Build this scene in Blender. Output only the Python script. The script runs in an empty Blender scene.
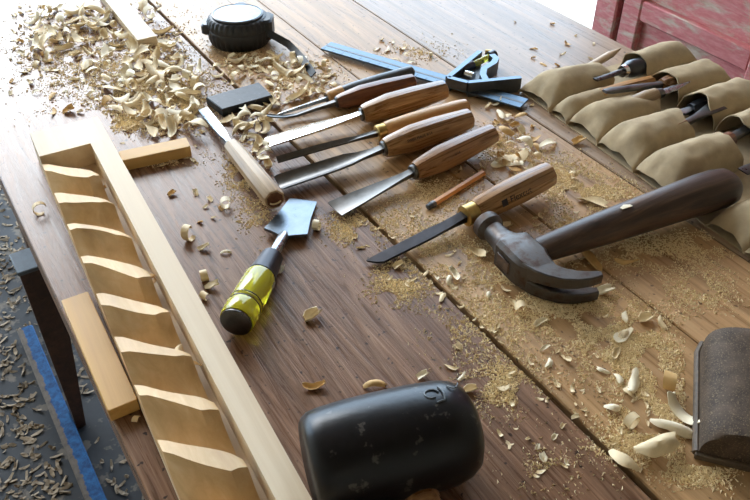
import bpy, bmesh, math, random
from mathutils import Vector, Matrix, noise as mnoise

random.seed(7)
PI = math.pi
scene = bpy.context.scene
COL = scene.collection

# ------------------------------------------------------------------ camera
BZ = 0.80                       # height of the bench top above the floor
CH = 0.50                       # camera height above the bench top
FPX = 800.0                     # focal length in pixels of a 750 px wide frame
PITCH = math.atan2(665.0, FPX)  # looking down
cam_data = bpy.data.cameras.new('camera')
cam_data.sensor_width = 36.0
cam_data.lens = FPX / 750.0 * 36.0
cam_data.clip_start = 0.02
cam = bpy.data.objects.new('camera', cam_data)
COL.objects.link(cam)
cam.location = (0, 0, BZ + CH)
cam.rotation_euler = (PI / 2 - PITCH, 0, 0)
scene.camera = cam

# ------------------------------------------------------------------ light
world = bpy.data.worlds.new('overcast_sky')
scene.world = world
world.use_nodes = True
bg = world.node_tree.nodes['Background']
bg.inputs['Color'].default_value = (0.60, 0.79, 1.0, 1)
bg.inputs['Strength'].default_value = 4.4
sun_d = bpy.data.lights.new('sun', 'SUN')
sun_d.energy = 1.5
sun_d.angle = math.radians(30)
sun_d.color = (1.0, 0.97, 0.92)
sun = bpy.data.objects.new('sun', sun_d)
COL.objects.link(sun)
# hazy sun coming in low over the open end of the shed
sun.rotation_euler = Vector((0.42, -0.78, -0.52)).to_track_quat('-Z', 'Y').to_euler()

scene.view_settings.view_transform = 'Standard'
scene.view_settings.look = 'None'
scene.view_settings.exposure = 0.68
scene.view_settings.gamma = 1.0
scene.view_settings.use_curve_mapping = False
scene.cycles.use_denoising = True
scene.cycles.max_bounces = 8
scene.cycles.sample_clamp_indirect = 8.0

# ------------------------------------------------------------------ pixels to places
CP, SP = math.cos(PITCH), math.sin(PITCH)


def ray(px, py):
    u, v = px - 375.0, 250.0 - py
    return Vector((u, FPX * CP + v * SP, -FPX * SP + v * CP))


def W(px, py, z=0.0):
    """point seen at a pixel, at height z above the bench top"""
    r = ray(px, py)
    t = (CH - z) / -r.z
    return Vector((r.x * t, r.y * t, BZ + z))


DIR = Vector((ray(-275, -415).x, ray(-275, -415).y, 0)).normalized()   # along the planks, away
RGT = Vector((DIR.y, -DIR.x, 0))                                       # across the planks


def SV(s, v, z=0.0):
    p = DIR * s + RGT * v
    return Vector((p.x, p.y, BZ + z))


# ------------------------------------------------------------------ materials
MATS = {}


def new_mat(name):
    m = bpy.data.materials.new(name)
    m.use_nodes = True
    nt = m.node_tree
    return m, nt, nt.nodes['Principled BSDF']


def coords(nt, scale=(1, 1, 1), rnd=True):
    tc = nt.nodes.new('ShaderNodeTexCoord')
    mp = nt.nodes.new('ShaderNodeMapping')
    mp.inputs['Scale'].default_value = scale
    nt.links.new(tc.outputs['Object'], mp.inputs['Vector'])
    if rnd:
        oi = nt.nodes.new('ShaderNodeObjectInfo')
        mu = nt.nodes.new('ShaderNodeMath')
        mu.operation = 'MULTIPLY'
        mu.inputs[1].default_value = 37.0
        nt.links.new(oi.outputs['Random'], mu.inputs[0])
        cb = nt.nodes.new('ShaderNodeCombineXYZ')
        for i in range(3):
            nt.links.new(mu.outputs[0], cb.inputs[i])
        nt.links.new(cb.outputs[0], mp.inputs['Location'])
    return mp.outputs[0]


def noise_tex(nt, vec, scale, detail=4, rough=0.6, dist=0.0):
    n = nt.nodes.new('ShaderNodeTexNoise')
    n.inputs['Scale'].default_value = scale
    n.inputs['Detail'].default_value = detail
    n.inputs['Roughness'].default_value = rough
    n.inputs['Distortion'].default_value = dist
    nt.links.new(vec, n.inputs['Vector'])
    return n.outputs['Fac']


def ramp(nt, fac, stops):
    r = nt.nodes.new('ShaderNodeValToRGB')
    els = r.color_ramp.elements
    while len(els) < len(stops):
        els.new(0.5)
    for e, (p, c) in zip(els, stops):
        e.position = p
        e.color = (c[0], c[1], c[2], 1) if not isinstance(c, (int, float)) else (c, c, c, 1)
    nt.links.new(fac, r.inputs['Fac'])
    return r.outputs['Color']


def mix(nt, fac, a, b, mode='MIX'):
    m = nt.nodes.new('ShaderNodeMix')
    m.data_type = 'RGBA'
    m.blend_type = mode
    for sock, val in ((m.inputs[0], fac), (m.inputs[6], a), (m.inputs[7], b)):
        if isinstance(val, (int, float)):
            sock.default_value = val
        elif isinstance(val, tuple):
            sock.default_value = (val[0], val[1], val[2], 1)
        else:
            nt.links.new(val, sock)
    return m.outputs[2]


def bump(nt, bs, h, strength, dist=0.001):
    b = nt.nodes.new('ShaderNodeBump')
    b.inputs['Strength'].default_value = strength
    b.inputs['Distance'].default_value = dist
    nt.links.new(h, b.inputs['Height'])
    nt.links.new(b.outputs[0], bs.inputs['Normal'])


def wood(name, dark, mid, light, gscale=60, stretch=0.06, rough=0.5, bmp=0.3, dist=0.6, coat=0.0, dots=0.0, spec=0.5,
         rvar=0.12):
    m, nt, bs = new_mat(name)
    v = coords(nt, (stretch, 1, 1))
    g = noise_tex(nt, v, gscale, 6, 0.65, dist)
    g2 = noise_tex(nt, v, gscale * 0.22, 3, 0.5, dist * 2)
    col = ramp(nt, g, [(0.28, dark), (0.52, mid), (0.74, light)])
    col2 = ramp(nt, g2, [(0.3, 0.62), (0.65, 1.12)])
    c = mix(nt, 0.75, col, col2, 'MULTIPLY')
    if dots > 0:
        v2 = coords(nt, (1, 1, 1))
        d = noise_tex(nt, v2, 160, 2, 0.5)
        dk = ramp(nt, d, [(0.66, 0.0), (0.72, 1.0)])
        c = mix(nt, dk, c, tuple(x * (1 - dots) for x in dark))
    nt.links.new(c, bs.inputs['Base Color'])
    rr = ramp(nt, g, [(0.2, max(0.05, rough - rvar)), (0.8, rough + rvar)])
    nt.links.new(rr, bs.inputs['Roughness'])
    bs.inputs['Specular IOR Level'].default_value = spec
    bs.inputs['Coat Weight'].default_value = coat
    bs.inputs['Coat Roughness'].default_value = 0.25
    bump(nt, bs, g, bmp)
    MATS[name] = m
    return m


def metal(name, col, rough, var=0.1, rust=None, metallic=1.0, scale=90, bmp=0.1):
    m, nt, bs = new_mat(name)
    v = coords(nt, (1, 1, 1))
    g = noise_tex(nt, v, scale, 5, 0.65)
    c = ramp(nt, g, [(0.3, tuple(x * 0.75 for x in col)), (0.7, tuple(min(1, x * 1.15) for x in col))])
    if rust:
        g2 = noise_tex(nt, v, scale * 0.5, 6, 0.7)
        c = mix(nt, ramp(nt, g2, [(0.48, 0.0), (0.62, 1.0)]), c, rust)
    nt.links.new(c, bs.inputs['Base Color'])
    nt.links.new(ramp(nt, g, [(0.3, max(0.03, rough - var)), (0.7, rough + var)]), bs.inputs['Roughness'])
    bs.inputs['Metallic'].default_value = metallic
    bump(nt, bs, g, bmp, 0.0005)
    MATS[name] = m
    return m


def plain(name, col, rough=0.6, var=0.15, scale=80, bmp=0.15, metallic=0.0, spec=0.5, speck=None, speck_at=0.64):
    m, nt, bs = new_mat(name)
    v = coords(nt, (1, 1, 1))
    g = noise_tex(nt, v, scale, 5, 0.6)
    c = ramp(nt, g, [(0.3, tuple(x * (1 - var) for x in col)), (0.7, tuple(min(1, x * (1 + var)) for x in col))])
    if speck:
        s = noise_tex(nt, v, speck[1], 3, 0.6)
        c = mix(nt, ramp(nt, s, [(speck_at, 0.0), (speck_at + 0.06, 1.0)]), c, speck[0])
    nt.links.new(c, bs.inputs['Base Color'])
    bs.inputs['Roughness'].default_value = rough
    bs.inputs['Metallic'].default_value = metallic
    bs.inputs['Specular IOR Level'].default_value = spec
    bump(nt, bs, g, bmp)
    MATS[name] = m
    return m


wood('bench_dark', (0.085, 0.038, 0.020), (0.215, 0.112, 0.062), (0.34, 0.20, 0.118), 110, 0.06, 0.30, 0.5, 2.2, dots=0.6, spec=0.25)
wood('bench_tan', (0.24, 0.13, 0.055), (0.44, 0.26, 0.12), (0.56, 0.355, 0.185), 95, 0.05, 0.32, 0.4, 1.0, dots=0.5, spec=0.22)
wood('bench_tan2', (0.26, 0.145, 0.068), (0.46, 0.275, 0.135), (0.57, 0.365, 0.195), 85, 0.05, 0.32, 0.4, 1.1, dots=0.5, spec=0.22)
wood('bench_grey', (0.22, 0.14, 0.09), (0.37, 0.25, 0.165), (0.47, 0.335, 0.235), 75, 0.05, 0.32, 0.4, 1.2, dots=0.5, spec=0.32)
wood('bench_under', (0.04, 0.02, 0.012), (0.085, 0.045, 0.026), (0.13, 0.075, 0.045), 45, 0.05, 0.6, 0.3, 1.0)
wood('fresh_pine', (0.60, 0.44, 0.27), (0.70, 0.55, 0.37), (0.77, 0.64, 0.46), 70, 0.03, 0.55, 0.15, 0.3)
wood('carved_pine', (0.58, 0.36, 0.16), (0.68, 0.45, 0.22), (0.76, 0.55, 0.31), 90, 0.05, 0.6, 0.2, 0.4)
wood('yellow_pine', (0.50, 0.27, 0.07), (0.62, 0.36, 0.11), (0.70, 0.44, 0.16), 50, 0.04, 0.55, 0.1, 0.4)
wood('handle_ash', (0.10, 0.038, 0.012), (0.36, 0.18, 0.065), (0.54, 0.32, 0.14), 260, 0.02, 0.30, 0.12, 0.5, coat=0.25)
wood('handle_brown', (0.07, 0.026, 0.010), (0.27, 0.125, 0.048), (0.42, 0.22, 0.095), 260, 0.02, 0.30, 0.12, 0.5, coat=0.15)
wood('handle_light', (0.36, 0.17, 0.055), (0.52, 0.28, 0.10), (0.62, 0.37, 0.16), 120, 0.04, 0.36, 0.1, 0.5, coat=0.1)
wood('handle_red', (0.07, 0.020, 0.008), (0.17, 0.058, 0.022), (0.26, 0.10, 0.04), 220, 0.025, 0.35, 0.1, 0.5, coat=0.15)
wood('handle_worn', (0.25, 0.15, 0.07), (0.46, 0.31, 0.17), (0.62, 0.46, 0.28), 110, 0.05, 0.45, 0.15, 0.6)
wood('hammer_wood', (0.022, 0.015, 0.013), (0.07, 0.042, 0.03), (0.15, 0.085, 0.05), 60, 0.10, 0.38, 0.6, 1.2, spec=0.3)
wood('post_wood', (0.04, 0.02, 0.013), (0.075, 0.038, 0.024), (0.11, 0.06, 0.04), 60, 0.08, 0.6, 0.3, 0.8)
metal('steel', (0.36, 0.38, 0.40), 0.28, 0.06, bmp=0.02)
metal('steel_bright', (0.80, 0.81, 0.82), 0.20, 0.04, bmp=0.01)
metal('steel_grey', (0.145, 0.14, 0.135), 0.38, 0.08, bmp=0.02)
metal('steel_dark', (0.10, 0.095, 0.09), 0.32, 0.1)
metal('blade_dull', (0.15, 0.175, 0.20), 0.34, 0.08, bmp=0.02)
metal('steel_blued', (0.045, 0.042, 0.045), 0.38, 0.08)
metal('rule_steel', (0.09, 0.13, 0.17), 0.42, 0.06)
metal('cast_iron', (0.085, 0.072, 0.064), 0.42, 0.14, rust=(0.06, 0.032, 0.020), metallic=0.6, scale=130, bmp=0.5)
metal('brass', (0.50, 0.34, 0.12), 0.36, 0.06, bmp=0.02)
plain('black_rubber', (0.006, 0.006, 0.008), 0.30, 0.3, 120, 0.25, spec=0.3, speck=((0.07, 0.065, 0.06), 90), speck_at=0.63)
plain('mark_highlight', (0.10, 0.11, 0.12), 0.4, 0.3, 120, 0.2)  # lighter tone paints the edge highlights of the mallet's moulded mark
plain('tape_rubber', (0.012, 0.012, 0.014), 0.5, 0.2, 200, 0.2)
plain('black_web', (0.015, 0.016, 0.018), 0.55, 0.2, 300, 0.4)
plain('tape_label', (0.16, 0.19, 0.22), 0.3, 0.2, 150, 0.05, metallic=0.6)
plain('sky_sheen', (0.10, 0.12, 0.14), 0.6, 0.2, 60, 0.1)  # bluish sky reflection painted as a colour for the post top
plain('slip_stone', (0.022, 0.024, 0.028), 0.4, 0.35, 120, 0.3, spec=0.25, speck=((0.10, 0.095, 0.085), 120))
plain('square_head', (0.055, 0.058, 0.062), 0.4, 0.25, 120, 0.2)
plain('square_face', (0.10, 0.14, 0.18), 0.35, 0.1, 200, 0.05, metallic=0.8)
plain('dark_paint', (0.02, 0.022, 0.028), 0.3, 0.2, 90, 0.1)
plain('grey_handle', (0.045, 0.047, 0.052), 0.35, 0.2, 90, 0.1)
plain('pencil_paint', (0.66, 0.27, 0.06), 0.4, 0.12, 120, 0.1)
plain('graphite', (0.03, 0.03, 0.032), 0.4)
plain('canvas', (0.42, 0.325, 0.205), 0.92, 0.16, 55, 0.25, spec=0.2)
plain('canvas_thread', (0.46, 0.37, 0.24), 0.9, 0.1)
plain('leather', (0.075, 0.052, 0.037), 0.7, 0.5, 60, 0.5, spec=0.18, speck=((0.17, 0.125, 0.075), 800), speck_at=0.57)
plain('leather_edge', (0.10, 0.07, 0.045), 0.6, 0.3, 200, 0.3)
plain('ink', (0.02, 0.012, 0.01), 0.6, 0.1, 60, 0.0)
plain('shaving_cream', (0.78, 0.62, 0.38), 0.65, 0.10, 120, 0.2)
plain('shaving_pale', (0.84, 0.73, 0.53), 0.65, 0.08, 120, 0.2)
plain('shaving_amber', (0.66, 0.42, 0.17), 0.65, 0.14, 120, 0.2)
plain('sawdust', (0.95, 0.69, 0.42), 0.9, 0.25, 900, 0.0)
plain('floor_chip', (0.20, 0.145, 0.09), 0.85, 0.3, 20, 0.0)
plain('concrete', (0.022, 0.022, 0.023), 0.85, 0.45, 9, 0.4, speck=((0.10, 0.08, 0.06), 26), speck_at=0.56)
plain('limewash', (0.66, 0.56, 0.42), 0.9, 0.1, 6, 0.3)  # tone raised so the unseen walls bounce warm fill
plain('ceiling_board', (0.36, 0.26, 0.17), 0.85, 0.2, 10, 0.3)
plain('pale_ground', (0.62, 0.58, 0.50), 0.95, 0.1, 3, 0.2)


def special_mats():
    # red paint flaking off pale wood
    m, nt, bs = new_mat('red_flaking')
    v = coords(nt, (0.25, 1, 1))
    a = noise_tex(nt, v, 26, 6, 0.7, 0.6)
    b = noise_tex(nt, v, 120, 5, 0.7)
    base = ramp(nt, b, [(0.3, (0.46, 0.10, 0.10)), (0.7, (0.62, 0.24, 0.23))])
    bare = ramp(nt, b, [(0.3, (0.42, 0.28, 0.20)), (0.7, (0.60, 0.47, 0.38))])
    f = ramp(nt, a, [(0.49, 0.0), (0.60, 1.0)])
    nt.links.new(mix(nt, f, base, bare), bs.inputs['Base Color'])
    bs.inputs['Roughness'].default_value = 0.6
    bump(nt, bs, a, 0.3)
    MATS['red_flaking'] = m
    # blue paint worn off one edge of a batten
    m, nt, bs = new_mat('blue_worn')
    v = coords(nt, (1, 1, 1))
    a = noise_tex(nt, v, 60, 6, 0.75)
    tc = nt.nodes.new('ShaderNodeTexCoord')
    sp = nt.nodes.new('ShaderNodeSeparateXYZ')
    nt.links.new(tc.outputs['Object'], sp.inputs[0])
    edge = nt.nodes.new('ShaderNodeMapRange')
    edge.inputs['From Min'].default_value = -0.010
    edge.inputs['From Max'].default_value = -0.001
    edge.inputs['To Min'].default_value = 0.26
    edge.inputs['To Max'].default_value = -0.16
    nt.links.new(sp.outputs['Y'], edge.inputs['Value'])
    ad = nt.nodes.new('ShaderNodeMath')
    ad.operation = 'ADD'
    nt.links.new(a, ad.inputs[0])
    nt.links.new(edge.outputs[0], ad.inputs[1])
    blue = ramp(nt, a, [(0.35, (0.003, 0.022, 0.07)), (0.62, (0.008, 0.07, 0.18))])
    bare = ramp(nt, a, [(0.3, (0.05, 0.038, 0.028)), (0.7, (0.11, 0.085, 0.065))])
    f = ramp(nt, ad.outputs[0], [(0.54, 0.0), (0.62, 1.0)])
    nt.links.new(mix(nt, f, blue, bare), bs.inputs['Base Color'])
    bs.inputs['Roughness'].default_value = 0.75
    bs.inputs['Specular IOR Level'].default_value = 0.2
    MATS['blue_worn'] = m
    # clear yellow plastic
    m, nt, bs = new_mat('yellow_acetate')
    bs.inputs['Base Color'].default_value = (1.0, 0.90, 0.04, 1)
    bs.inputs['Roughness'].default_value = 0.08
    bs.inputs['IOR'].default_value = 1.49
    bs.inputs['Transmission Weight'].default_value = 0.62
    MATS['yellow_acetate'] = m
    m, nt, bs = new_mat('vial_glass')
    bs.inputs['Base Color'].default_value = (0.72, 0.70, 0.10, 1)
    bs.inputs['Roughness'].default_value = 0.05
    bs.inputs['Transmission Weight'].default_value = 0.6
    MATS['vial_glass'] = m


special_mats()


# ------------------------------------------------------------------ mesh helpers
def to_obj(name, verts, faces, mat, parent=None, sharp=35, mats=None, fmat=None):
    me = bpy.data.meshes.new(name)
    me.from_pydata([tuple(v) for v in verts], [], faces)
    me.validate()
    bm = bmesh.new()
    bm.from_mesh(me)
    bmesh.ops.recalc_face_normals(bm, faces=bm.faces)
    bm.to_mesh(me)
    bm.free()
    return mesh_obj(name, me, mat, parent, sharp)


def mesh_obj(name, me, mat, parent=None, sharp=35):
    me.materials.clear()
    me.materials.append(MATS[mat])
    if sharp is not None:
        me.shade_smooth()
        me.set_sharp_from_angle(angle=math.radians(sharp))
    o = bpy.data.objects.new(name, me)
    COL.objects.link(o)
    if parent:
        o.parent = parent
    return o


def tag(o, label=None, cat=None, group=None, kind=None):
    if label: o['label'] = label
    if cat: o['category'] = cat
    if group: o['group'] = group
    if kind: o['kind'] = kind
    return o


def thing(name, label, cat, mat4=None, group=None, kind=None):
    o = bpy.data.objects.new(name, None)
    COL.objects.link(o)
    o.empty_display_size = 0.02
    if mat4 is not None:
        o.matrix_world = mat4
    return tag(o, label, cat, group, kind)


def frame(a, b, up=Vector((0, 0, 1))):
    """origin at a, X towards b, Z upwards"""
    x = (b - a).normalized()
    y = up.cross(x).normalized()
    z = x.cross(y)
    m = Matrix((x, y, z)).transposed().to_4x4()
    m.translation = a
    return m


def place(p, ang):
    return Matrix.Translation(p) @ Matrix.Rotation(ang, 4, 'Z')


class G:
    """collects vertices and faces of one mesh"""

    def __init__(s):
        s.v, s.f = [], []

    def loft(s, rings, cap=True, close=True):
        n = len(rings[0])
        b = len(s.v)
        for r in rings:
            s.v += [Vector(p) for p in r]
        for i in range(len(rings) - 1):
            for j in range(n if close else n - 1):
                k = (j + 1) % n
                s.f.append((b + i * n + j, b + i * n + k, b + (i + 1) * n + k, b + (i + 1) * n + j))
        if cap:
            s.f.append(tuple(b + j for j in range(n))[::-1])
            e = b + (len(rings) - 1) * n
            s.f.append(tuple(e + j for j in range(n)))
        return s

    def box(s, x0, x1, y0, y1, z0, z1, c=0.0):
        if c <= 0:
            return s.loft([[(x0, y0, z), (x1, y0, z), (x1, y1, z), (x0, y1, z)] for z in (z0, z1)])

        def r(x, i, z):
            a0, a1, b0, b1 = x[0] + i, x[1] - i, x[2] + i, x[3] - i
            return [(a0 + c, b0, z), (a1 - c, b0, z), (a1, b0 + c, z), (a1, b1 - c, z), (a1 - c, b1, z), (a0 + c, b1, z),
                    (a0, b1 - c, z), (a0, b0 + c, z)]
        q = (x0, x1, y0, y1)
        return s.loft([r(q, c * 0.7, z0), r(q, 0, z0 + c * 0.7), r(q, 0, z1 - c * 0.7), r(q, c * 0.7, z1)])

    def prism(s, outline, z0, z1, c=0.0):
        rings = [[(x, y, z) for x, y in outline] for z in (z0, z1)]
        return s.loft(rings)

    def sheet(s, grid, th):
        """a thin curved plate from a grid of points"""
        nu, nv = len(grid), len(grid[0])
        b = len(s.v)
        top, bot = [], []
        for i in range(nu):
            for j in range(nv):
                p = Vector(grid[i][j])
                du = Vector(grid[min(i + 1, nu - 1)][j]) - Vector(grid[max(i - 1, 0)][j])
                dv = Vector(grid[i][min(j + 1, nv - 1)]) - Vector(grid[i][max(j - 1, 0)])
                n = du.cross(dv)
                n = n.normalized() if n.length > 1e-12 else Vector((0, 0, 1))
                top.append(p)
                bot.append(p - n * th)
        s.v += top + bot
        o = nu * nv
        ix = lambda i, j: b + i * nv + j
        for i in range(nu - 1):
            for j in range(nv - 1):
                q = (ix(i, j), ix(i + 1, j), ix(i + 1, j + 1), ix(i, j + 1))
                s.f.append(q)
                s.f.append(tuple(k + o for k in q[::-1]))
        rim = [ix(i, 0) for i in range(nu)] + [ix(nu - 1, j) for j in range(1, nv)] + \
              [ix(i, nv - 1) for i in range(nu - 2, -1, -1)] + [ix(0, j) for j in range(nv - 2, 0, -1)]
        for a, c in zip(rim, rim[1:] + rim[:1]):
            s.f.append((a, a + o, c + o, c))
        return s

    def obj(s, name, mat, parent=None, sharp=35):
        return to_obj(name, s.v, s.f, mat, parent, sharp)


def ring(x, ry, rz, n=20, cy=0.0, cz=0.0, kind='round', rot=0.0, w=0.0):
    out = []
    for i in range(n):
        a = 2 * PI * i / n + rot
        k = 1.0
        if kind == 'oct':
            t = (a - rot) % (PI / 4) - PI / 8
            k = (1 - w) * (math.cos(PI / 8) / math.cos(t)) * 1.04 + w
        elif kind == 'sq':
            p = 4.0
            k = (abs(math.cos(a)) ** p + abs(math.sin(a)) ** p) ** (-1 / p)
        out.append((x, cy + ry * k * math.cos(a), cz + rz * k * math.sin(a)))
    return out


def turned(g, prof, n=24, kind='round', cy=0, cz=0, w=0.25, flat=1.0):
    """prof: list of (x, radius)"""
    g.loft([ring(x, r, r * flat, n, cy, cz, kind, PI / 8, w) for x, r in prof])
    return g


def tube(g, pts, rad, n=8):
    rings = []
    for i, p in enumerate(pts):
        p = Vector(p)
        t = (Vector(pts[min(i + 1, len(pts) - 1)]) - Vector(pts[max(i - 1, 0)])).normalized()
        up = Vector((0, 0, 1)) if abs(t.z) < 0.9 else Vector((0, 1, 0))
        sd = t.cross(up).normalized()
        up2 = sd.cross(t)
        r = rad[i] if isinstance(rad, (list, tuple)) else rad
        rings.append([p + sd * (r * math.cos(2 * PI * k / n)) + up2 * (r * math.sin(2 * PI * k / n)) for k in range(n)])
    g.loft(rings)
    return g


def blade(g, secs, n=9, vee=False):
    """secs: (x, width, sag, thickness, zc[, yc]) - a plate, hollow upwards by sag"""
    rings = []
    for s in secs:
        x, w, sag, th, zc = s[:5]
        yc = s[5] if len(s) > 5 else 0.0
        top, bot = [], []
        for j in range(n):
            t = -1 + 2 * j / (n - 1)
            zz = sag * (abs(t) if vee else t * t)
            top.append((x, yc + t * w / 2, zc + zz + th / 2))
            bot.append((x, yc + t * w / 2, zc + zz - th / 2))
        rings.append(top + bot[::-1])
    g.loft(rings)
    return g


def lettering(body, size, mat, parent, m4, name='lettering', label=None):
    cu = bpy.data.curves.new('lettering', 'FONT')
    cu.body = body
    cu.size = size
    cu.extrude = 0.00012
    tmp = bpy.data.objects.new('lettering_tmp', cu)
    COL.objects.link(tmp)
    bpy.context.view_layer.update()
    me = bpy.data.meshes.new_from_object(tmp)
    bpy.data.objects.remove(tmp)
    bpy.data.curves.remove(cu)
    me.transform(m4)
    o = mesh_obj(name, me, mat, parent, None)
    if label: o['label'] = label
    return o


# ------------------------------------------------------------------ the setting
BENCH = place(Vector((0, 0, 0)), math.atan2(DIR.y, DIR.x))   # local x along the planks, y to the left (= -v)


def setting():
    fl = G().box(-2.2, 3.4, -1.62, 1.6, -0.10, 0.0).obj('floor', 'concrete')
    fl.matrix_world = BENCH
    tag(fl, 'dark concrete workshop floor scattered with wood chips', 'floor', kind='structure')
    gr = G().box(-14, 30, -30, 14, -0.20, -0.11).obj('ground', 'pale_ground')
    gr.matrix_world = BENCH
    tag(gr, 'pale sunlit ground outside the workshop', 'ground', kind='structure')
    ce = G().box(-2.2, 3.0, -1.62, 1.6, 2.75, 2.85).obj('ceiling', 'ceiling_board')  # unseen, put in to keep sky light from overhead and behind
    ce.matrix_world = BENCH
    tag(ce, 'brown boarded workshop ceiling', 'ceiling', kind='structure')
    wb = G().box(-2.3, -2.2, -1.62, 1.6, -0.1, 2.85).obj('wall_back', 'limewash')  # unseen wall behind the camera, put in to block light from behind
    wb.matrix_world = BENCH
    tag(wb, 'limewashed wall behind the near end of the bench', 'wall', kind='structure')
    wl = G().box(-2.3, 3.0, 1.6, 1.7, -0.1, 2.85).obj('wall_left', 'limewash')  # unseen side wall, closes the room and bounces warm fill
    wl.matrix_world = BENCH
    tag(wl, 'limewashed wall along the free side of the bench', 'wall', kind='structure')
    wr = G().box(-2.3, 0.42, -1.64, -1.54, -0.1, 2.85)
    wr.box(0.42, 1.36, -1.64, -1.54, 2.05, 2.85)
    wr = wr.obj('wall_right', 'limewash')
    wr.matrix_world = BENCH
    tag(wr, 'limewashed wall beside the red door', 'wall', kind='structure')
    # red panelled door standing in line with the far edge of the bench
    d = thing('door_1', 'red panelled door with flaking paint beyond the bench', 'door', BENCH, kind='structure')
    Y = -1.50
    for x0, x1 in ((1.285, 1.355), (0.78, 0.905), (0.43, 0.50)):
        G().box(x0, x1, Y - 0.04, Y, 0.01, 2.0, 0.004).obj('stile', 'red_flaking', d)
    G().box(1.215, 1.272, Y - 0.045, Y - 0.004, 0.01, 2.0, 0.004).obj('stile', 'red_flaking', d)
    G().box(1.272, 1.285, Y - 0.04, Y - 0.025, 0.01, 2.0).obj('stile_groove', 'post_wood', d)
    for (x0, x1) in ((0.905, 1.215), (0.50, 0.78)):
        for z0, z1 in ((0.01, 0.17), (0.497, 0.545), (1.05, 1.16), (1.88, 2.0)):
            G().box(x0, x1, Y - 0.04, Y - 0.004, z0, z1, 0.004).obj('rail', 'red_flaking', d)
        for z0, z1 in ((0.17, 0.497), (0.545, 1.05), (1.16, 1.88)):
            G().box(x0, x1, Y - 0.035, Y - 0.022, z0, z1).obj('panel', 'red_flaking', d)


setting()


# ------------------------------------------------------------------ workbench
def workbench():
    b = thing('workbench', 'long brown plank workbench covered with tools and shavings', 'workbench', BENCH)
    edges = [0.0358, 0.3415, 0.4882, 0.6150, 0.857]
    gaps = [0, 0.0050, 0.0016, 0.0022, 0]
    mats = ['bench_dark', 'bench_tan', 'bench_tan2', 'bench_grey']
    for i in range(4):
        v0 = edges[i] + gaps[i] / 2
        v1 = edges[i + 1] - gaps[i + 1] / 2
        G().box(-0.34, 2.05, -v1, -v0, BZ - 0.045, BZ, 0.0016).obj('plank', mats[i], b)
    for x in (-0.25, 0.75, 1.75):
        G().box(x, x + 0.07, -0.84, -0.06, BZ - 0.115, BZ - 0.0452, 0.003).obj('bearer', 'bench_under', b)
        for y in (-0.82, -0.15):
            G().box(x, x + 0.07, y, y + 0.07, 0.0, BZ - 0.1152, 0.003).obj('leg', 'bench_under', b)
    return b


workbench()


def timber_post():
    a = W(30, 262, -0.38) + RGT * 0.012
    a.z = 0
    t = thing('timber_post', 'dark timber leg standing on the floor beside the workbench edge', 'post', place(a, math.atan2(DIR.y, DIR.x)))
    g = G()
    g.loft([[(-h * 0.9, -h2 + 0.03, z), (h * 0.9, -h2 + 0.03, z), (h * 0.9, 0.035, z), (-h * 0.9, 0.035, z)]
            for z, h, h2 in ((0, 0.014, 0.012), (0.22, 0.022, 0.035), (0.42, 0.030, 0.055))])
    g.obj('leg', 'post_wood', t)
    G().box(-0.030, 0.030, -0.028, 0.038, 0.42, 0.428, 0.002).obj('top_sheen', 'sky_sheen', t)  # thin slab added for the sky reflected on the post's top
    return t


timber_post()


def blue_batten():
    a, b = W(24, 326, -0.765), W(100, 510, -0.765)
    d = (b - a).normalized()
    b = b + d * 0.3
    L = (b - a).length
    a.z = b.z = 0.0
    o = G().box(0, L, -0.017, 0.017, 0.0, 0.034, 0.004).obj('painted_batten', 'blue_worn')
    o.matrix_world = frame(a, b)
    tag(o, 'blue painted wooden batten with worn edge lying on the floor', 'batten')


blue_batten()


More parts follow.
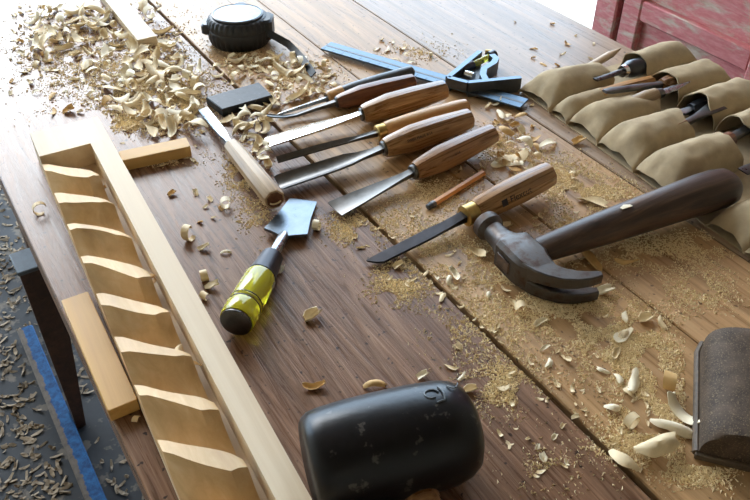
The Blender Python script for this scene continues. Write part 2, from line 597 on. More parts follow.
# ------------------------------------------------------------------ carved board
def carved_board():
    TH = 0.037
    d = Vector((ray(-200, -415).x, ray(-200, -415).y, 0)).normalized()
    n = Vector((d.y, -d.x, 0))
    U0 = 0.847                       # far end, distance along d
    org = d * U0 + n * 0.0345
    org.z = BZ
    root = thing('carved_board', 'pale pine board carved with a row of slanted ribs along the bench edge', 'carving',
                 frame(org, org - d))   # local x runs towards the camera, y to the right side of the board
    # frame(): y = z cross x, x = -d  ->  y points to the right (n)
    sgn = 1 if (root.matrix_world.to_3x3() @ Vector((0, 1, 0))).dot(n) > 0 else -1
    WD, GL, GR = 0.0745, 0.0475, 0.0535
    LEN = 0.80
    END = 0.735
    FLO = TH - 0.026

    def Yb(y0, y1):
        return (sgn * y0, sgn * y1) if sgn > 0 else (sgn * y1, sgn * y0)
    g = G()
    g.box(0, LEN, *Yb(0, WD), 0, FLO)
    g.obj('body', 'fresh_pine', root)
    g = G().box(0, 0.0535, *Yb(0, WD), FLO, TH)
    g.obj('end_block', 'fresh_pine', root)
    G().box(END, LEN, *Yb(0, WD), FLO, TH).obj('end_block', 'fresh_pine', root)
    G().box(0.0535, END, *Yb(GR, WD), FLO, TH).obj('rail', 'fresh_pine', root)
    pitch = 0.0574
    rnd = random.Random(3)
    for k in range(12):
        ul = 0.0595 + k * pitch + rnd.uniform(-0.001, 0.001)
        g = G()
        rings = []
        NV = 9
        fw = rnd.uniform(0.017, 0.022)
        skew = 0.046
        for j in range(NV):
            t = j / (NV - 1)
            y = t * GL
            u = ul + skew * t + 0.0015 * math.sin(5 * t + k)
            e = 0.0
            if t > 0.85: e = (t - 0.85) / 0.15 * 0.0035
            if t < 0.12: e = (0.12 - t) / 0.12 * 0.0025
            top = TH - 0.0035 - e
            w = fw * (1 + 0.28 * math.sin(3.1 * t + k * 1.7)) * (1 - 0.5 * max(0, t - 0.75) / 0.25)
            E_ = END
            pr = [(u - 0.0035, FLO - 0.002), (u, top - 0.001), (u + w, top + 0.0030), (u + w + 0.003, top + 0.0004), (u + w + 0.012, top - 0.0085),
                  (u + pitch * 0.75, top - 0.0165), (u + pitch + 0.001, FLO + 0.0012), (u + pitch + 0.001, FLO - 0.002)]
            rings.append([(min(x, E_ - 0.0005 * (7 - i)), sgn * y, z) for i, (x, z) in enumerate(pr)])
        g.loft(rings)
        g.obj('carved_rib', 'carved_pine', root, 25)
    return root


carved_board()


def offcuts():
    # yellow block between the board and the bench edge
    a, b = W(70, 297, 0.013), W(118, 407, 0.013)
    a.z = b.z = BZ
    m = frame(a, b)
    L = (b - a).length
    o = G().box(0, L, -0.008, 0.0155, 0, 0.013, 0.0008).obj('pine_block', 'yellow_pine')
    o.matrix_world = m
    tag(o, 'flat yellow pine block between carved board and bench edge', 'wood block')
    a, b = W(116, 156, 0.014), W(188, 141, 0.014)
    a.z = b.z = BZ
    m = frame(a, b)
    o = G().box(0.004, (b - a).length, -0.012, 0.009, 0, 0.014, 0.0008).obj('wood_strip', 'yellow_pine')
    o.matrix_world = m
    tag(o, 'short pine strip butting against the side of carved board', 'wood strip')
    a, b = W(106, -12, 0.014), W(147, 38, 0.014)
    a.z = b.z = BZ
    m = frame(a, b)
    o = G().box(0, (b - a).length, -0.014, 0.014, 0, 0.014, 0.0008).obj('wood_strip', 'fresh_pine')
    o.matrix_world = m
    tag(o, 'pale pine strip lying in the shavings near a plank gap', 'wood strip')


offcuts()


# ------------------------------------------------------------------ carving tools
TG = 'carving tools laid out in a row'


def tool(name, label, tip, ferr, butt, zt, zb, R, hmat, build, kind='oct', ferrule=('brass', 0.007, 0.012), front=0.7,
         end_round=0.006, group=TG, w=0.3, cat='chisel', belly=1.08, tail=0.86):
    if zb is None:
        zb = zt + (R * belly * 1.06 - zt) / 0.62      # the handle rests on its belly
    a, b = W(tip[0], tip[1], zt), W(butt[0], butt[1], zb)
    fr = frame(a, b)
    L = (b - a).length
    f = W(ferr[0], ferr[1], (zt + zb) / 2)
    x = (f - a).dot((b - a).normalized())
    root = thing(name, label, cat, fr, group)
    prof = [(x, R * front), (x + 0.006, R * (front * 0.6 + 0.4)), (x + (L - x) * 0.3, R * belly), (x + (L - x) * 0.6, R * 1.03),
            (L - end_round * 1.6, R * tail), (L - end_round * 0.4, R * tail * 0.93), (L, R * tail * 0.62)]
    g = G()
    turned(g, prof, 32, kind, w=w)
    h = g.obj('handle', hmat, root, 28)
    fm, frad, fl = ferrule
    if fl > 0:
        g = G()
        turned(g, [(x - fl, frad * 0.86), (x - fl + 0.001, frad), (x - 0.001, frad), (x + 0.0005, frad * 0.97)], 24)
        g.obj('ferrule', fm, root)
    build(root, x - fl, L)
    return root, x, L


def carving_tools():
    # 1: slim straight tool with a grey handle
    def b1(r, x, L):
        g = G()
        g.loft([ring(0, 0.0006, 0.0006, 10), ring(0.004, 0.0022, 0.0016, 10), ring(x * 0.5, 0.0026, 0.0024, 10), ring(x + 0.002, 0.003, 0.003, 10)])
        g.obj('blade', 'steel', r)
        g = G()
        turned(g, [(x, 0.0075), (x + 0.002, 0.0095), (x + 0.022, 0.0105), (x + 0.0225, 0.006)], 20)
        g.obj('collar', 'handle_light', r)
    tool('carving_tool', 'slim carving tool with dark grey handle and thin straight blade', (277, 115), (330, 101), (413, 71), 0.004, None,
         0.0095, 'grey_handle', b1, 'round', ('brass', 0.006, 0.0), 0.8)

    # 2: spoon bent gouge
    def b2(r, x, L):
        g = G()
        blade(g, [(0, 0.006, 0.001, 0.0012, 0.007), (0.008, 0.0075, 0.0015, 0.0016, 0.003), (0.02, 0.006, 0.001, 0.002, -0.001), (0.035, 0.0045, 0, 0.003, -0.0025),
                  (0.06, 0.004, 0, 0.004, -0.001), (x + 0.003, 0.006, 0, 0.006, 0)])
        g.obj('blade', 'steel_dark', r)
    tool('carving_tool', 'bent spoon gouge with reddish brown handle and dark curved blade', (268, 121), (341, 107), (415, 81), 0.006, None, 0.0118,
         'handle_red', b2, 'oct', ('steel_dark', 0.007, 0.002), 0.62)

    # 3: wide bright straight gouge
    def b3(r, x, L):
        g = G()
        blade(g, [(0, 0.0185, 0.0004, 0.0008, 0.0), (0.004, 0.0195, 0.0006, 0.0022, 0), (x * 0.55, 0.0175, 0.0008, 0.003, 0), (x * 0.72, 0.0135, 0.0005, 0.0035, 0),
                  (x * 0.9, 0.0085, 0, 0.0045, 0), (x + 0.003, 0.0075, 0, 0.006, 0)])
        g.obj('blade', 'steel_bright', r)
    tool('carving_tool', 'flat carving chisel with broad mirror bright blade', (267, 143), (362, 114), (446, 89), 0.007, None, 0.0142,
         'handle_ash', b3, 'oct', ('steel_dark', 0.0082, 0.003), 0.72)

    # 4: V parting tool with a brass ferrule
    def b4(r, x, L):
        g = G()
        blade(g, [(0, 0.0115, 0.0042, 0.0016, -0.001), (x * 0.4, 0.0112, 0.0040, 0.0020, -0.001), (x * 0.7, 0.0092, 0.003, 0.0025, -0.001), (x * 0.8, 0.006, 0.001, 0.0035, 0),
                  (x + 0.003, 0.0065, 0, 0.006, 0)], 9, True)
        g.obj('blade', 'steel_grey', r)
    tool('carving_tool', 'parting tool with brass ferrule, light round handle and narrow channel blade', (278, 162), (383, 129), (468, 107), 0.006, None, 0.0122,
         'handle_light', b4, 'round', ('brass', 0.0098, 0.011), 0.85, belly=1.02, tail=0.93)

    # 5: wide gouge, stamped handle
    def b5(r, x, L):
        g = G()
        blade(g, [(0, 0.0255, 0.0050, 0.0010, -0.002), (0.004, 0.0262, 0.0052, 0.0020, -0.002), (x * 0.5, 0.0245, 0.0048, 0.0024, -0.003), (x * 0.66, 0.0215, 0.0035, 0.003, -0.002),
                  (x * 0.78, 0.0135, 0.0012, 0.0035, -0.0005), (x * 0.92, 0.009, 0, 0.005, 0), (x + 0.003, 0.0078, 0, 0.0065, 0)], 13)
        g.obj('blade', 'steel_grey', r)
    r5, x, L = tool('carving_tool', 'wide gouge with hollow grey blade and stamped octagonal handle', (279, 185), (384, 148), (471, 118), 0.0065, None, 0.0146,
                    'handle_ash', b5, 'oct', ('steel_grey', 0.0088, 0.003), 0.72)
    # the near side of the handle faces -y or +y, whichever looks at the camera
    stamp(r5, 'SWISS MADE 8/14', 0.0042, x + 0.022, 0.0154)

    # 6: fishtail chisel
    def b6(r, x, L):
        g = G()
        blade(g, [(0, 0.0270, 0.0012, 0.0008, 0), (0.003, 0.0268, 0.0012, 0.0018, 0), (x * 0.3, 0.0225, 0.0010, 0.0024, 0), (x * 0.6, 0.0155, 0.0008, 0.003, 0),
                  (x * 0.85, 0.0092, 0.0002, 0.0045, 0), (x + 0.003, 0.0078, 0, 0.006, 0)], 11)
        g.obj('blade', 'steel_grey', r)
    r6, x, L = tool('carving_tool', 'fishtail chisel with flared grey blade beside the orange pencil', (335, 210), (416, 172), (494, 133), 0.005, None, 0.0140,
                    'handle_brown', b6, 'oct', ('steel_grey', 0.0085, 0.004), 0.72)
    stamp(r6, '5/14', 0.0042, x + 0.045, 0.0148)

    # 7: black skew knife, brass ferrule, brand burnt into the handle
    def b7(r, x, L):
        g = G()
        blade(g, [(0, 0.0015, 0, 0.0016, 0, 0.0055), (0.006, 0.0085, 0, 0.0024, 0, 0.002), (0.012, 0.0125, 0, 0.0028, 0, 0), (x * 0.6, 0.0135, 0, 0.003, 0), (x * 0.8, 0.0115, 0, 0.0035, 0),
                  (x * 0.93, 0.0105, 0, 0.006, 0), (x + 0.004, 0.011, 0, 0.0085, 0)])
        g.obj('blade', 'steel_blued', r)
    r7, x, L = tool('carving_tool', 'black bladed skew chisel with brass ferrule lying against the hammer head', (370, 264), (470, 208), (551, 173), 0.004, None, 0.0150,
                    'handle_ash', b7, 'oct', ('brass', 0.0112, 0.014), 0.78, 0.009, None, 0.4, belly=1.0, tail=0.95)
    stamp(r7, 'Flexcut', 0.0095, x + 0.034, 0.0150, -0.0035, True)


def stamp(root, text, size, x0, rad, dz=0.0, square=False):
    """letters on the side of a handle that looks towards the bench edge"""
    near = Vector((0, 0, BZ + CH)) - root.matrix_world.translation
    y = root.matrix_world.to_3x3() @ Vector((0, 1, 0))
    s = 1 if y.dot(Vector((0, -1, 0))) > 0 else -1
    a = math.radians(33) if not square else math.radians(26)
    # text x along handle; text up leans to +z on the near flank
    nrm = Vector((0, s * math.cos(a), math.sin(a)))
    up = Vector((0, -s * math.sin(a), math.cos(a)))
    tx = up.cross(nrm)
    o = nrm * (rad * 1.035)
    if tx.x < 0:
        org = Vector((x0 + len(text) * size * 0.55, 0, 0)) + o
    else:
        org = Vector((x0, 0, 0)) + o
    m = Matrix((tx, up, nrm)).transposed().to_4x4()
    m.translation = org - up * size * 0.35
    if square:
        sq = G()
        e = size * 0.75
        p0 = org - up * size * 0.42 - tx * (e * 1.5)
        q = [p0, p0 + tx * e, p0 + tx * e + up * e, p0 + up * e]
        sq.loft([[v for v in q], [v + nrm * 0.0002 for v in q]])
        sq.obj('brand_mark', 'ink', root, None)
    lettering(text, size, 'ink', root, m)


carving_tools()


def octagonal_chisel():
    def b(r, x, L):
        g = G()
        blade(g, [(0, 0.0125, 0.0012, 0.0008, 0), (0.003, 0.0128, 0.0012, 0.002, 0), (x * 0.55, 0.0115, 0.0015, 0.0025, 0), (x * 0.75, 0.0095, 0.001, 0.0035, 0), (x * 0.85, 0.006, 0, 0.005, 0),
                  (x + 0.003, 0.0065, 0, 0.0065, 0)])
        g.obj('blade', 'steel', r)
        g = G()
        turned(g, [(x - 0.012, 0.0035), (x - 0.006, 0.0062), (x - 0.001, 0.0075), (x, 0.006)], 16)
        g.obj('bolster', 'steel', r)
        g = G()
        turned(g, [(L - 0.0005, 0.0092), (L + 0.0006, 0.0088)], 8, 'round')
        e = g.obj('end_grain', 'handle_red', r)
        g = G()
        pts = [(L + 0.001, 0.006 * math.cos(t), -0.001 + 0.003 * math.sin(t)) for t in [PI * (1.1 + 0.8 * i / 8) for i in range(9)]]
        tube(g, pts, 0.0009, 6)
        g.obj('chip_scar', 'shaving_cream', e)
    tool('octagonal_chisel', 'straight gouge with worn octagonal handle pointing away from the yellow handled scraper', (202, 109), (231, 146), (275, 200), 0.006, 0.020,
         0.0105, 'handle_worn', b, 'oct', ('steel', 0.006, 0.0), 0.86, 0.0012, None, 0.0, belly=1.0, tail=1.06)


octagonal_chisel()


def yellow_scraper():
    a, b = W(303, 201, 0.003), W(236, 322, 0.017)
    fr = frame(a, b)
    L = (b - a).length
    ax = (b - a).normalized()
    root = thing('wide_chisel', 'broad steel blade chisel with clear yellow plastic handle', 'chisel', fr)
    s_sh = (W(281, 237, 0.004) - a).dot(ax)          # shoulders
    s_nk = (W(270, 256, 0.008) - a).dot(ax)          # start of the socket
    s_yl = (W(258, 275, 0.014) - a).dot(ax)
    g = G()
    w = 0.036
    blade(g, [(-0.002, w * 0.80, 0, 0.0006, 0.0), (0.002, w * 0.84, 0, 0.0014, 0), (s_sh * 0.5, w * 0.98, 0, 0.0024, 0), (s_sh * 0.86, w * 1.20, 0, 0.0028, 0), (s_sh * 0.93, w * 1.24, 0, 0.003, 0),
              (s_sh * 1.0, w * 0.62, 0, 0.0034, 0), (s_sh * 1.05, w * 0.30, 0, 0.004, 0)], 9)
    g.obj('blade', 'blade_dull', root)
    g = G()
    turned(g, [(s_sh * 0.97, 0.0035), (s_sh * 1.05, 0.0052), (s_nk, 0.0055), (s_nk + 0.003, 0.0050)], 20)
    g.obj('shank', 'steel', root)
    g = G()
    turned(g, [(s_nk, 0.0065), (s_nk + 0.003, 0.0105), (s_yl - 0.004, 0.0132), (s_yl, 0.0142), (s_yl + 0.002, 0.0132)], 28)
    g.obj('socket', 'steel_blued', root)
    R = 0.0152
    g = G()
    prof = [(s_yl + 0.0005, R * 0.9), (s_yl + 0.004, R * 0.98)]
    e = L - s_yl
    prof += [(s_yl + e * 0.55, R), (s_yl + e * 0.60, R * 0.95), (s_yl + e * 0.64, R * 1.02), (s_yl + e * 0.68, R * 0.95), (s_yl + e * 0.74, R * 1.04), (L - 0.004, R * 1.04),
             (L - 0.001, R * 0.98)]
    turned(g, prof, 32)
    g.obj('handle', 'yellow_acetate', root)
    g = G()
    turned(g, [(L - 0.0012, R * 0.93), (L + 0.001, R * 0.93), (L + 0.0025, R * 0.8), (L + 0.003, R * 0.4)], 32)
    g.obj('strike_cap', 'steel_dark', root)
    g = G()
    turned(g, [(s_yl + 0.001, 0.0045), (L - 0.02, 0.0045)], 12)
    g.obj('tang', 'steel_dark', root)
    for q in (0.60, 0.68):
        g = G()
        pts = [(s_yl + e * q, R * 0.97 * math.cos(t), R * 0.97 * math.sin(t)) for t in [2 * PI * i / 28 for i in range(29)]]
        tube(g, pts, 0.0005, 6)
        g.obj('ring_line', 'steel_dark', root)


yellow_scraper()


def pencil():
    a, b = W(430, 206, 0.0035), W(483, 173, 0.0035)
    root = thing('pencil', 'short orange pencil with dark worn end lying between two handles', 'pencil', frame(a, b))
    L = (b - a).length
    G().loft([ring(x, 0.004, 0.0034, 6) for x in (0.006, L)]).obj('barrel', 'pencil_paint', root, 20)
    G().loft([ring(0.002, 0.0041, 0.0035, 12), ring(0.0065, 0.0043, 0.0036, 12)]).obj('ferrule', 'steel_grey', root)
    G().loft([ring(-0.004, 0.002, 0.0018, 12), ring(-0.003, 0.0035, 0.003, 12), ring(0.0025, 0.0038, 0.0033, 12)]).obj('tip', 'graphite', root)


pencil()


# ------------------------------------------------------------------ hammer
def hammer():
    ZH = 0.0165
    p = W(484, 224, ZH)
    hb = W(726, 187, 0.024)
    # handle direction
    ang = math.radians(25.9)
    ex = Vector((math.cos(ang), math.sin(ang), 0))
    ey = Vector((-math.sin(ang), math.cos(ang), 0))
    org = p - ey * 0.058 + ex * 0.002
    org.z = BZ
    root = thing('claw_hammer', 'old iron claw hammer with dark worn wooden handle', 'hammer', place(org, ang))
    L = (hb - org).dot(ex)
    off = (hb - org).dot(ey)
    # head: poll, neck and cheeks lofted along y
    g = G()

    def sec(y, rx, rz, cx=0.0, k='round', n=24):
        out = []
        for i in range(n):
            a = 2 * PI * i / n + PI / n
            kk = 1.0
            if k == 'sq':
                kk = (abs(math.cos(a)) ** 9 + abs(math.sin(a)) ** 9) ** (-1 / 9)
            elif k == 'mid':
                kk = (abs(math.cos(a)) ** 3 + abs(math.sin(a)) ** 3) ** (-1 / 3)
            out.append((cx + rx * kk * math.cos(a), y, ZH + rz * kk * math.sin(a)))
        return out
    g.loft([sec(0.0605, 0.0105, 0.0105), sec(0.0600, 0.0125, 0.0125), sec(0.0585, 0.0142, 0.0142), sec(0.050, 0.0145, 0.0145), sec(0.0475, 0.0132, 0.0132), sec(0.044, 0.0108, 0.0108),
            sec(0.030, 0.0105, 0.0105, 0, 'mid'), sec(0.020, 0.0135, 0.0135, 0.0, 'mid'), sec(0.014, 0.0185, 0.0155, 0.001, 'sq'), sec(-0.012, 0.0190, 0.0158, 0.002, 'sq'),
            sec(-0.020, 0.0170, 0.0156, 0.001, 'sq'), sec(-0.030, 0.0135, 0.0152, 0.003, 'sq'), sec(-0.036, 0.0105, 0.0146, 0.005, 'sq')])
    g.obj('head', 'cast_iron', root, 28)
    # two claws, one above the other as the hammer lies on its cheek
    cl = [(0.001, -0.016, 0.0145), (0.001, -0.024, 0.0135), (0.002, -0.032, 0.0115), (0.006, -0.041, 0.0095), (0.012, -0.049, 0.0085), (0.022, -0.0565, 0.0070), (0.033, -0.061, 0.0055), (0.043, -0.0635, 0.0036)]
    for top in (1, 0):
        g = G()
        rings = []
        for i, (x, y, th) in enumerate(cl):
            q0, q1 = cl[max(0, i - 1)], cl[min(len(cl) - 1, i + 1)]
            t = Vector((q1[0] - q0[0], q1[1] - q0[1])).normalized()
            nn = Vector((-t.y, t.x))
            f = i / (len(cl) - 1)
            gap = 0.0002 + 0.0052 * max(0, f - 0.12)
            half = 0.0150
            z0, z1 = (ZH + gap, ZH + half) if top else (ZH - half, ZH - gap)
            sk = 0.35 * th
            c = 0.0012
            pin = [(-th, z0 + c), (-th + c, z0), (th - c, z0), (th, z0 + c), (th, z1 - c), (th - c, z1), (-th + c, z1), (-th, z1 - c)]
            rings.append([(x + nn.x * o, y + nn.y * o, z) for o, z in pin])
        g.loft(rings)
        g.obj('claw', 'cast_iron', root, 40)
    # handle
    g = G()
    hs = [(0.004, 0.0135, 0.0095), (0.020, 0.0138, 0.0105), (0.05, 0.0150, 0.0135), (0.09, 0.0170, 0.0160), (0.13, 0.0185, 0.0180), (0.17, 0.0200, 0.0190), (0.205, 0.0220, 0.0200), (0.228, 0.0225, 0.0200),
          (0.240, 0.0205, 0.0185), (0.247, 0.0150, 0.0130)]
    k = L / 0.240
    rings = []
    for x, ry, rz in hs:
        rings.append([(x * k, off * x / 0.24 + q[1], max(0.0005, ZH + (0.0250 - ZH) * min(1, x / 0.20) + q[2])) for q in ring(0, ry, rz, 24)])
    g.loft(rings)
    g.obj('handle', 'hammer_wood', root)
    g = G()
    g.box(-0.0185, -0.0165, -0.010, 0.010, ZH - 0.007, ZH + 0.007, 0.001)
    g.obj('eye_wedge', 'hammer_wood', root)
    # bare flake of paint on the handle
    g = G()
    xx = 0.108 * k
    g.sheet([[(xx + 0.012 * i / 4, -0.0025 + off * 0.45 + 0.006 * (j / 3) * (1 - 0.4 * abs(i - 2) / 2), ZH + 0.0055 + 0.0180 - 0.0006 * (j / 3) ** 2) for j in range(4)] for i in range(5)], 0.0006)
    g.obj('paint_flake', 'shaving_pale', root)


hammer()


# ------------------------------------------------------------------ mallet, leather case
def mallet():
    R = 0.0385
    a, b = W(304, 468, R), W(463, 428, R)
    d = (b - a).normalized()
    fr = frame(a, b)
    fr.translation.z = BZ
    L = (b - a).length
    root = thing('rubber_mallet', 'black rubber mallet resting against the carved board', 'mallet', fr)
    prof = [(0.002, 0.55), (0.003, 0.78), (0.005, 0.86), (0.009, 0.93), (0.017, 0.97), (L * 0.3, 1.0), (L * 0.5, 1.01), (L * 0.7, 1.0), (L - 0.014, 0.965), (L - 0.004, 0.90), (L + 0.003, 0.78),
            (L + 0.007, 0.58), (L + 0.008, 0.30)]
    g = G()
    turned(g, [(x, r * R) for x, r in prof], 48, cz=R * 1.01)
    g.obj('head', 'black_rubber', root, 50)
    # handle runs out towards the camera side
    s = 1 if (fr.to_3x3() @ Vector((0, 1, 0))).dot(Vector((0, -1, 0))) > 0 else -1
    g = G()
    rings = []
    for t, r in ((0.02, 0.0125), (0.05, 0.0130), (0.10, 0.0140), (0.18, 0.0155), (0.24, 0.0150), (0.246, 0.0120)):
        zz = 0.026 + (0.0165 - 0.026) * t / 0.24
        rings.append([(L * 0.62 + r * math.cos(2 * PI * i / 20), s * t, zz + r * math.sin(2 * PI * i / 20)) for i in range(20)])
    g.loft(rings)
    g.obj('handle', 'handle_brown', root)
    # moulded curl mark near the far end of the head

    def on(x, a, r=1.012):
        return (x, math.cos(a) * R * r * s, R * 1.01 + math.sin(a) * R * r)
    g = G()
    A0 = math.radians(100)
    tube(g, [on(L * 0.80 + 0.005 * math.cos(t), A0 + 0.11 * math.sin(t), 0.992) for t in [2 * PI * i / 16 * 0.8 for i in range(17)]], 0.0007, 6)
    tube(g, [on(L * 0.855 + 0.0015 * math.sin(q * 3), A0 + 0.15 - 0.36 * q, 0.990) for q in [i / 8 for i in range(9)]] +
         [on(L * 0.84 - 0.004 * q, A0 - 0.21 - 0.02 * q, 0.992) for q in (0.2, 0.6, 1.0)], 0.0007, 6)
    tube(g, [on(L * 0.95 + 0.004 * q, A0 + 0.05 + 0.12 * q * q, 0.955) for q in [i / 4 - 1 for i in range(9)]], 0.0006, 6)
    g.obj('moulded_mark', 'mark_highlight', root)  # raised mark drawn lighter, its edge highlights put into the colour


mallet()


def leather_case():
    a, b = W(720, 330, 0.012), W(722, 452, 0.012)
    fr = frame(a, b)
    fr.translation.z = BZ
    L = (b - a).length
    root = thing('leather_case', 'dusty dark leather case with a stitched edge', 'case', fr)
    s = 1 if (fr.to_3x3() @ Vector((0, 1, 0))).x > 0 else -1     # +y to the right in the picture?
    HW = 0.043
    cx = 0.028 * s
    g = G()
    rings = []
    for t in [0, 0.02, 0.06, 0.12, 0.2, 0.35, 0.5, 0.65, 0.8, 0.92, 0.985, 1.0]:
        x = t * L
        ins = 0.018 * max(0, (0.2 - t) / 0.2) ** 2.2
        hh = 0.031 * (1 - max(0, (0.14 - t) / 0.14) ** 2 * 0.75)
        if t > 0.97: hh *= 0.96 if t < 1 else 0.86
        w = HW - ins
        sec = []
        m = 20
        for i in range(m + 1):
            q = PI * i / m
            yy = w * math.copysign(abs(math.cos(q)) ** 0.8, math.cos(q))
            zz = 0.004 + hh * abs(math.sin(q)) ** 0.62
            sec.append((x, cx + yy, zz))
        sec += [(x, cx - w, 0.0), (x, cx + w, 0.0)]
        rings.append(sec)
    g.loft(rings)
    g.obj('body', 'leather', root, 40)
    # edge welt and stitches along both long sides
    for e in (-1, 1):
        g = G()
        pts = []
        for t in [0.10, 0.2, 0.4, 0.6, 0.8, 1.0]:
            ins = 0.018 * max(0, (0.2 - t) / 0.2) ** 2.2
            pts.append((t * L, cx + e * (HW + 0.0012 - ins), 0.0045))
        tube(g, pts, 0.0030, 8)
        g.obj('welt', 'leather_edge', root)
        for i in range(24):
            t = 0.14 + 0.84 * i / 23
            ins = 0.018 * max(0, (0.2 - t) / 0.2) ** 2.2
            y = cx + e * (HW - 0.0016 - ins)
            g = G()
            tube(g, [(t * L - 0.0011, y, 0.0136), (t * L, y + e * 0.0002, 0.0141), (t * L + 0.0011, y, 0.0136)], 0.0005, 5)
            g.obj('stitch', 'canvas_thread', root)
    G().box(L - 0.004, L + 0.003, cx - HW - 0.002, cx + HW + 0.002, 0, 0.006, 0.001).obj('bottom_welt', 'leather_edge', root)


leather_case()


# ------------------------------------------------------------------ tape measure, stone, square
def tape_measure():
    H = 0.039
    c = W(237, 46, 0.008)
    c.z = BZ
    root = thing('tape_measure', 'black ribbed tape measure with silver label and wrist strap', 'tape measure', place(c + Vector((0, 0.032, 0)), 0))
    R = 0.0445
    g = G()
    n = 96
    rings = []
    for z, r, rib in ((0, 0.88, 0), (0.002, 0.93, 1), (0.008, 0.985, 1), (0.018, 1.0, 1), (0.0222, 0.985, 0), (0.0235, 0.97, 0), (0.0248, 0.985, 0), (0.029, 1.0, 1), (H - 0.007, 0.99, 1), (H - 0.002, 0.93, 1), (H, 0.87, 0)):
        rr = []
        for i in range(n):
            a = 2 * PI * i / n
            k = r * R * (1 - (0.05 if (i % 3 == 0 and rib) else 0))
            rr.append((k * math.cos(a), k * 0.92 * math.sin(a), z))
        rings.append(rr)
    g.loft(rings)
    g.obj('case', 'tape_rubber', root, 50)
    g = G()
    g.loft([[(R * k * math.cos(2 * PI * i / 48), R * 0.92 * k * math.sin(2 * PI * i / 48), z) for i in range(48)] for k, z in ((0.80, H - 0.001), (0.80, H + 0.0028), (0.755, H + 0.0036), (0.72, H + 0.0022))])
    g.obj('rim', 'dark_paint', root)
    g = G()
    g.loft([[(R * k * math.cos(2 * PI * i / 48), R * 0.92 * k * math.sin(2 * PI * i / 48), z) for i in range(48)] for k, z in ((0.735, H), (0.735, H + 0.0031), (0.3, H + 0.0036))])
    g.obj('label_disc', 'tape_label', root)
    G().box(-R - 0.006, -R + 0.012, -0.016, 0.012, 0.016, H - 0.008, 0.003).obj('belt_clip', 'dark_paint', root)
    G().box(R - 0.014, R + 0.004, -0.018, 0.016, 0.008, H - 0.001, 0.004).obj('mouth_block', 'tape_rubber', root)
    G().box(-0.012, 0.008, R * 0.80, R * 0.92 + 0.012, 0.02, H - 0.002, 0.004).obj('lock_button', 'dark_paint', root)
    # flat wrist strap
    pts = [W(268, 33, 0.022), W(277, 38, 0.016), W(288, 44, 0.010), W(296, 52, 0.006), W(303, 60, 0.008), W(309, 68, 0.009), W(314, 75, 0.008)]
    inv = root.matrix_world.inverted()
    grid = []
    for i, p in enumerate(pts):
        t = (pts[min(i + 1, 6)] - pts[max(0, i - 1)]).normalized()
        sd = t.cross(Vector((0, 0, 1))).normalized()
        w = 0.0042 if i < 6 else 0.0036
        tw = Vector((0, 0, 0.003))
        grid.append([inv @ (p - sd * w + tw), inv @ (p), inv @ (p + sd * w - tw)])
    G().sheet(grid, 0.0018).obj('strap', 'black_web', root, 60)


tape_measure()


def slip_stone():
    T = 0.011
    q = [W(206, 97, T), W(222, 109, T), W(272, 95, T), W(259, 82, T)]
    c = sum(q, Vector()) / 4
    root = Matrix.Translation(Vector((c.x, c.y, BZ)))
    g = G()
    pl = [(p.x - c.x, p.y - c.y) for p in q]

    def ins(k):
        return [(x * k, y * k) for x, y in pl]
    g.loft([[(x, y, z) for x, y in ins(k)] for k, z in ((0.97, 0), (1.0, 0.001), (1.0, T - 0.001), (0.975, T))])
    o = g.obj('sharpening_stone', 'slip_stone')
    o.matrix_world = root
    tag(o, 'black rectangular sharpening stone among the shavings', 'sharpening stone')


slip_stone()


